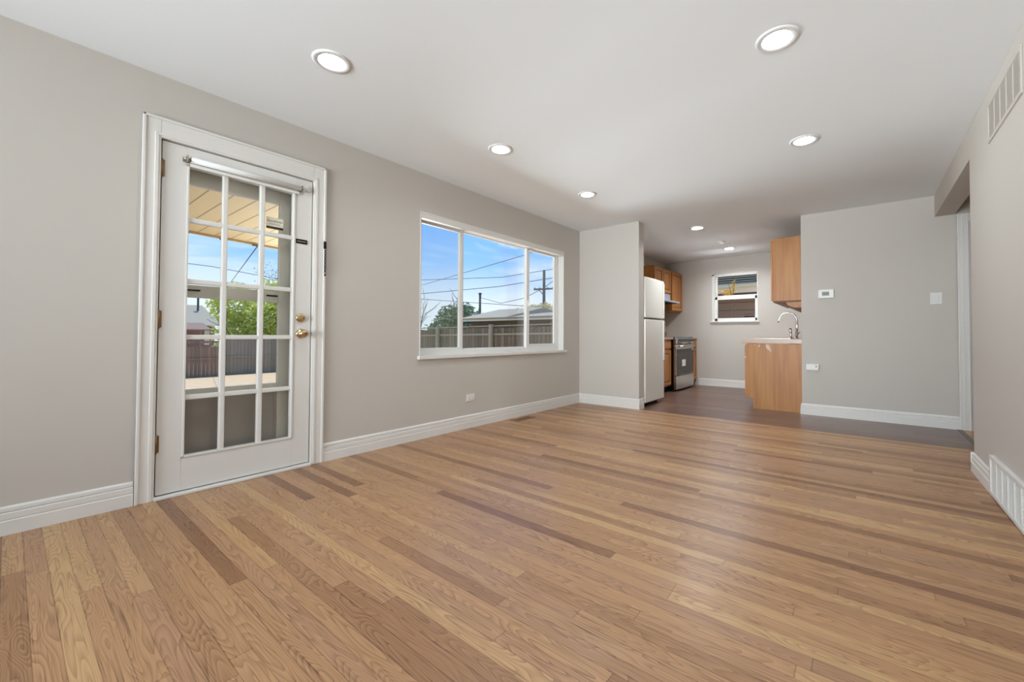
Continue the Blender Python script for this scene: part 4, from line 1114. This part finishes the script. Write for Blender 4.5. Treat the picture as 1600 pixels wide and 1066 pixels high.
t = thing('tree', (-14, 14, -0.9), 'rounded dark green tree behind the fence in the left window sash', 'tree')
random.seed(31); m = MB(); branches(m, (-14, 14.4, -0.9), (0, 0, 1), 1.8, 0.14, 3, .5, BARK); m.build('trunk', t)
leaf_cloud('foliage', (-14.0, 14.2, 1.0), (2.3, 1.6, 2.3), 11000, 0.10, LEAFD, t, 32)
t = thing('bare_tree', (-16.4, 13.0, -0.9), 'leafless branches reaching in at the left edge of the wide window', 'tree', 'budding trees')
random.seed(44); m = MB(); branches(m, (-16.4, 13.0, -0.9), (0.03, 0.06, 1), 3.4, 0.13, 4, .5, BARK); m.build('branches', t)
leaf_cloud('buds', (-16.6, 13.2, 1.5), (1.0, 1.2, 1.3), 1500, 0.05, LEAFP, t, 45, .1)['kind'] = 'stuff'
t = thing('conifer', (-24.6, 25, -0.5), 'small dark evergreen above the garage roof in the middle window', 'tree')
m = MB(); m.tube([(-24.6, 25, -0.6), (-24.6, 25, 3.6)], [0.12, 0.02], BARK, 8); m.build('trunk', t)
leaf_cloud('foliage', (-24.7, 25, 2.6), (0.8, 0.8, 1.25), 1600, 0.09, LEAFD, t, 52)
t = thing('tree', (-16.3, 25, -0.5), 'pale yellow-green tree at the foot of the utility pole', 'tree')
m = MB(); random.seed(60); branches(m, (-16.3, 25, -0.6), (0, 0, 1), 2.2, 0.12, 3, .5, BARK); m.build('branches', t)
leaf_cloud('foliage', (-16.4, 25, 2.7), (2.2, 1.2, 0.85), 1500, 0.10, LEAFP2, t, 62, .2)
t = thing('tree', (-14.9, 28, -0.5), 'dark spreading tree right of the utility pole', 'tree')
m = MB(); random.seed(66); branches(m, (-14.9, 28, -0.6), (0, 0, 1), 2.4, 0.12, 3, .5, BARK); m.build('branches', t)
leaf_cloud('foliage', (-14.9, 28, 4.2), (0.95, 0.9, 0.5), 1500, 0.09, LEAFD, t, 68, .2)
t = thing('climbing_plant', (0.98, 9.25, -0.45), 'thin plant with yellow leaves outside the kitchen window', 'plant')
m = MB(); m.tube([(1.05, 9.25, -0.46), (1.02, 9.25, 1.0), (1.08, 9.25, 1.9), (1.15, 9.25, 2.24)], [.012, .01, .008, .005], BARK, 8)
m.tube([(1.02, 9.25, 1.5), (0.93, 9.24, 1.75), (0.90, 9.24, 1.86)], [.008, .006, .003], BARK, 6); m.tube([(1.06, 9.25, 1.75), (1.0, 9.24, 2.0), (0.99, 9.22, 2.1)], [.007, .005, .003], BARK, 6); m.build('stem', t)
leaf_cloud('leaves', (0.95, 9.25, 1.86), (0.19, 0.10, 0.13), 190, 0.028, LEAFY, t, 72, .1)
leaf_cloud('leaves', (1.07, 9.25, 1.97), (0.10, 0.08, 0.20), 90, 0.025, LEAFY, t, 73, .1)

# poles and wires
up_ = thing('utility_pole', (-27.13, 39.64, -1), 'utility pole with a crossarm seen in the right window sash', 'utility pole', 'utility poles')
m = MB(); m.tube([(-27.13, 39.64, -1), (-27.13, 39.64, 8.9)], [0.22, 0.16], POLE, 12); m.build('pole', up_)
m = MB(); m.prism([(0, 0, -0.1), (0.05, -0.07, -0.1), (0.05, -0.07, 0.1), (0, 0, 0.1)], (-28.1, 38.86, 6.55), (-26.2, 40.3, 6.66), POLE)
m.tube([(-27.6, 39.15, 6.6), (-27.13, 39.5, 5.9)], 0.05, POLE, 6); m.build('crossarm', up_)
m = MB()
for k in (0.05, 0.3, 0.7, 0.95):
    m = MB(); m.lathe([(0, 0), (.05, 0), (.06, .1), (0, .16)], (-28.1 + 1.9 * k, 38.86 + 1.44 * k, 6.66 + 0.1 * k), (0, 0, 1), POLE, 8)
    m.build('insulator', up_)
up_ = thing('utility_pole', (-51.5, 52.4, -1), 'short looking distant utility pole behind the garage roof', 'utility pole', 'utility poles')
m = MB(); m.tube([(-51.5, 52.4, -1), (-51.5, 52.4, 8.4)], [0.26, 0.2], POLE, 10); m.build('pole', up_)
m = MB(); m.lathe([(0, 0), (.3, 0), (.3, .3), (0, .35)], (-51.5, 52.4, 8.4), (0, 0, 1), POLE, 10); m.build('pole_cap', up_)
def wire(pts, r, label, sag=0.0):
    P_ = [Vector(p) for p in pts]; out = []
    for a_, b_ in zip(P_, P_[1:]):
        for k in range(8):
            f = k / 8.0; p = a_.lerp(b_, f); p.z -= sag * 4 * f * (1 - f); out.append(p)
    out.append(P_[-1])
    m = MB(); m.tube(out, r, WIRE, 6)
    tag(m.build('power_line', base=tuple(P_[0])), label, 'wire', 'overhead wires')
wire([(-30.2, 21.1, 4.52), (-22.03, 18.33, 4.58), (-9.77, 15.17, 4.81), (-4.2, 13.2, 4.95)], 0.014, 'steep service wire rising to the right across the wide window')
wire([(-62, 33.5, 8.9), (-47.05, 36.78, 9.0), (-34.45, 40.0, 8.7), (-27.11, 39.6, 8.85), (-10, 37.5, 8.9)], 0.035, 'topmost power wire at the tip of the utility pole')
wire([(-62, 33.5, 6.9), (-46.85, 36.99, 7.05), (-34.8, 39.99, 7.5), (-27.12, 39.62, 7.8), (-10, 37.5, 7.9)], 0.04, 'second power wire below the topmost one on the utility pole')
wire([(-62, 33, 6.6), (-47.08, 36.83, 6.2), (-41.36, 38.75, 5.7), (-30.46, 39.63, 4.7), (-16, 39.7, 3.6)], 0.035, 'lowest power wire descending to the right over the garage')
wire([(-51.5, 52.37, 7.87), (-42.26, 48.17, 6.13), (-33.54, 43.53, 6.14), (-27.13, 39.64, 6.75), (-25.1, 38.6, 7.3), (-20, 36, 9.2)], 0.04, 'sagging cable from the distant pole to the crossarm')
wire([(-3.9, 2.25, 2.26), (-33.7, 9.3, 3.5)], 0.007, 'service wire slanting down from the patio roof edge')
wire([(-30, 2.0, 5.5), (-30, 8.0, 5.35), (-29, 14, 4.6)], 0.02, 'level wire across the sky in the left door panes')

for o in bpy.data.objects:
    if '_b' in o: del o['_b']
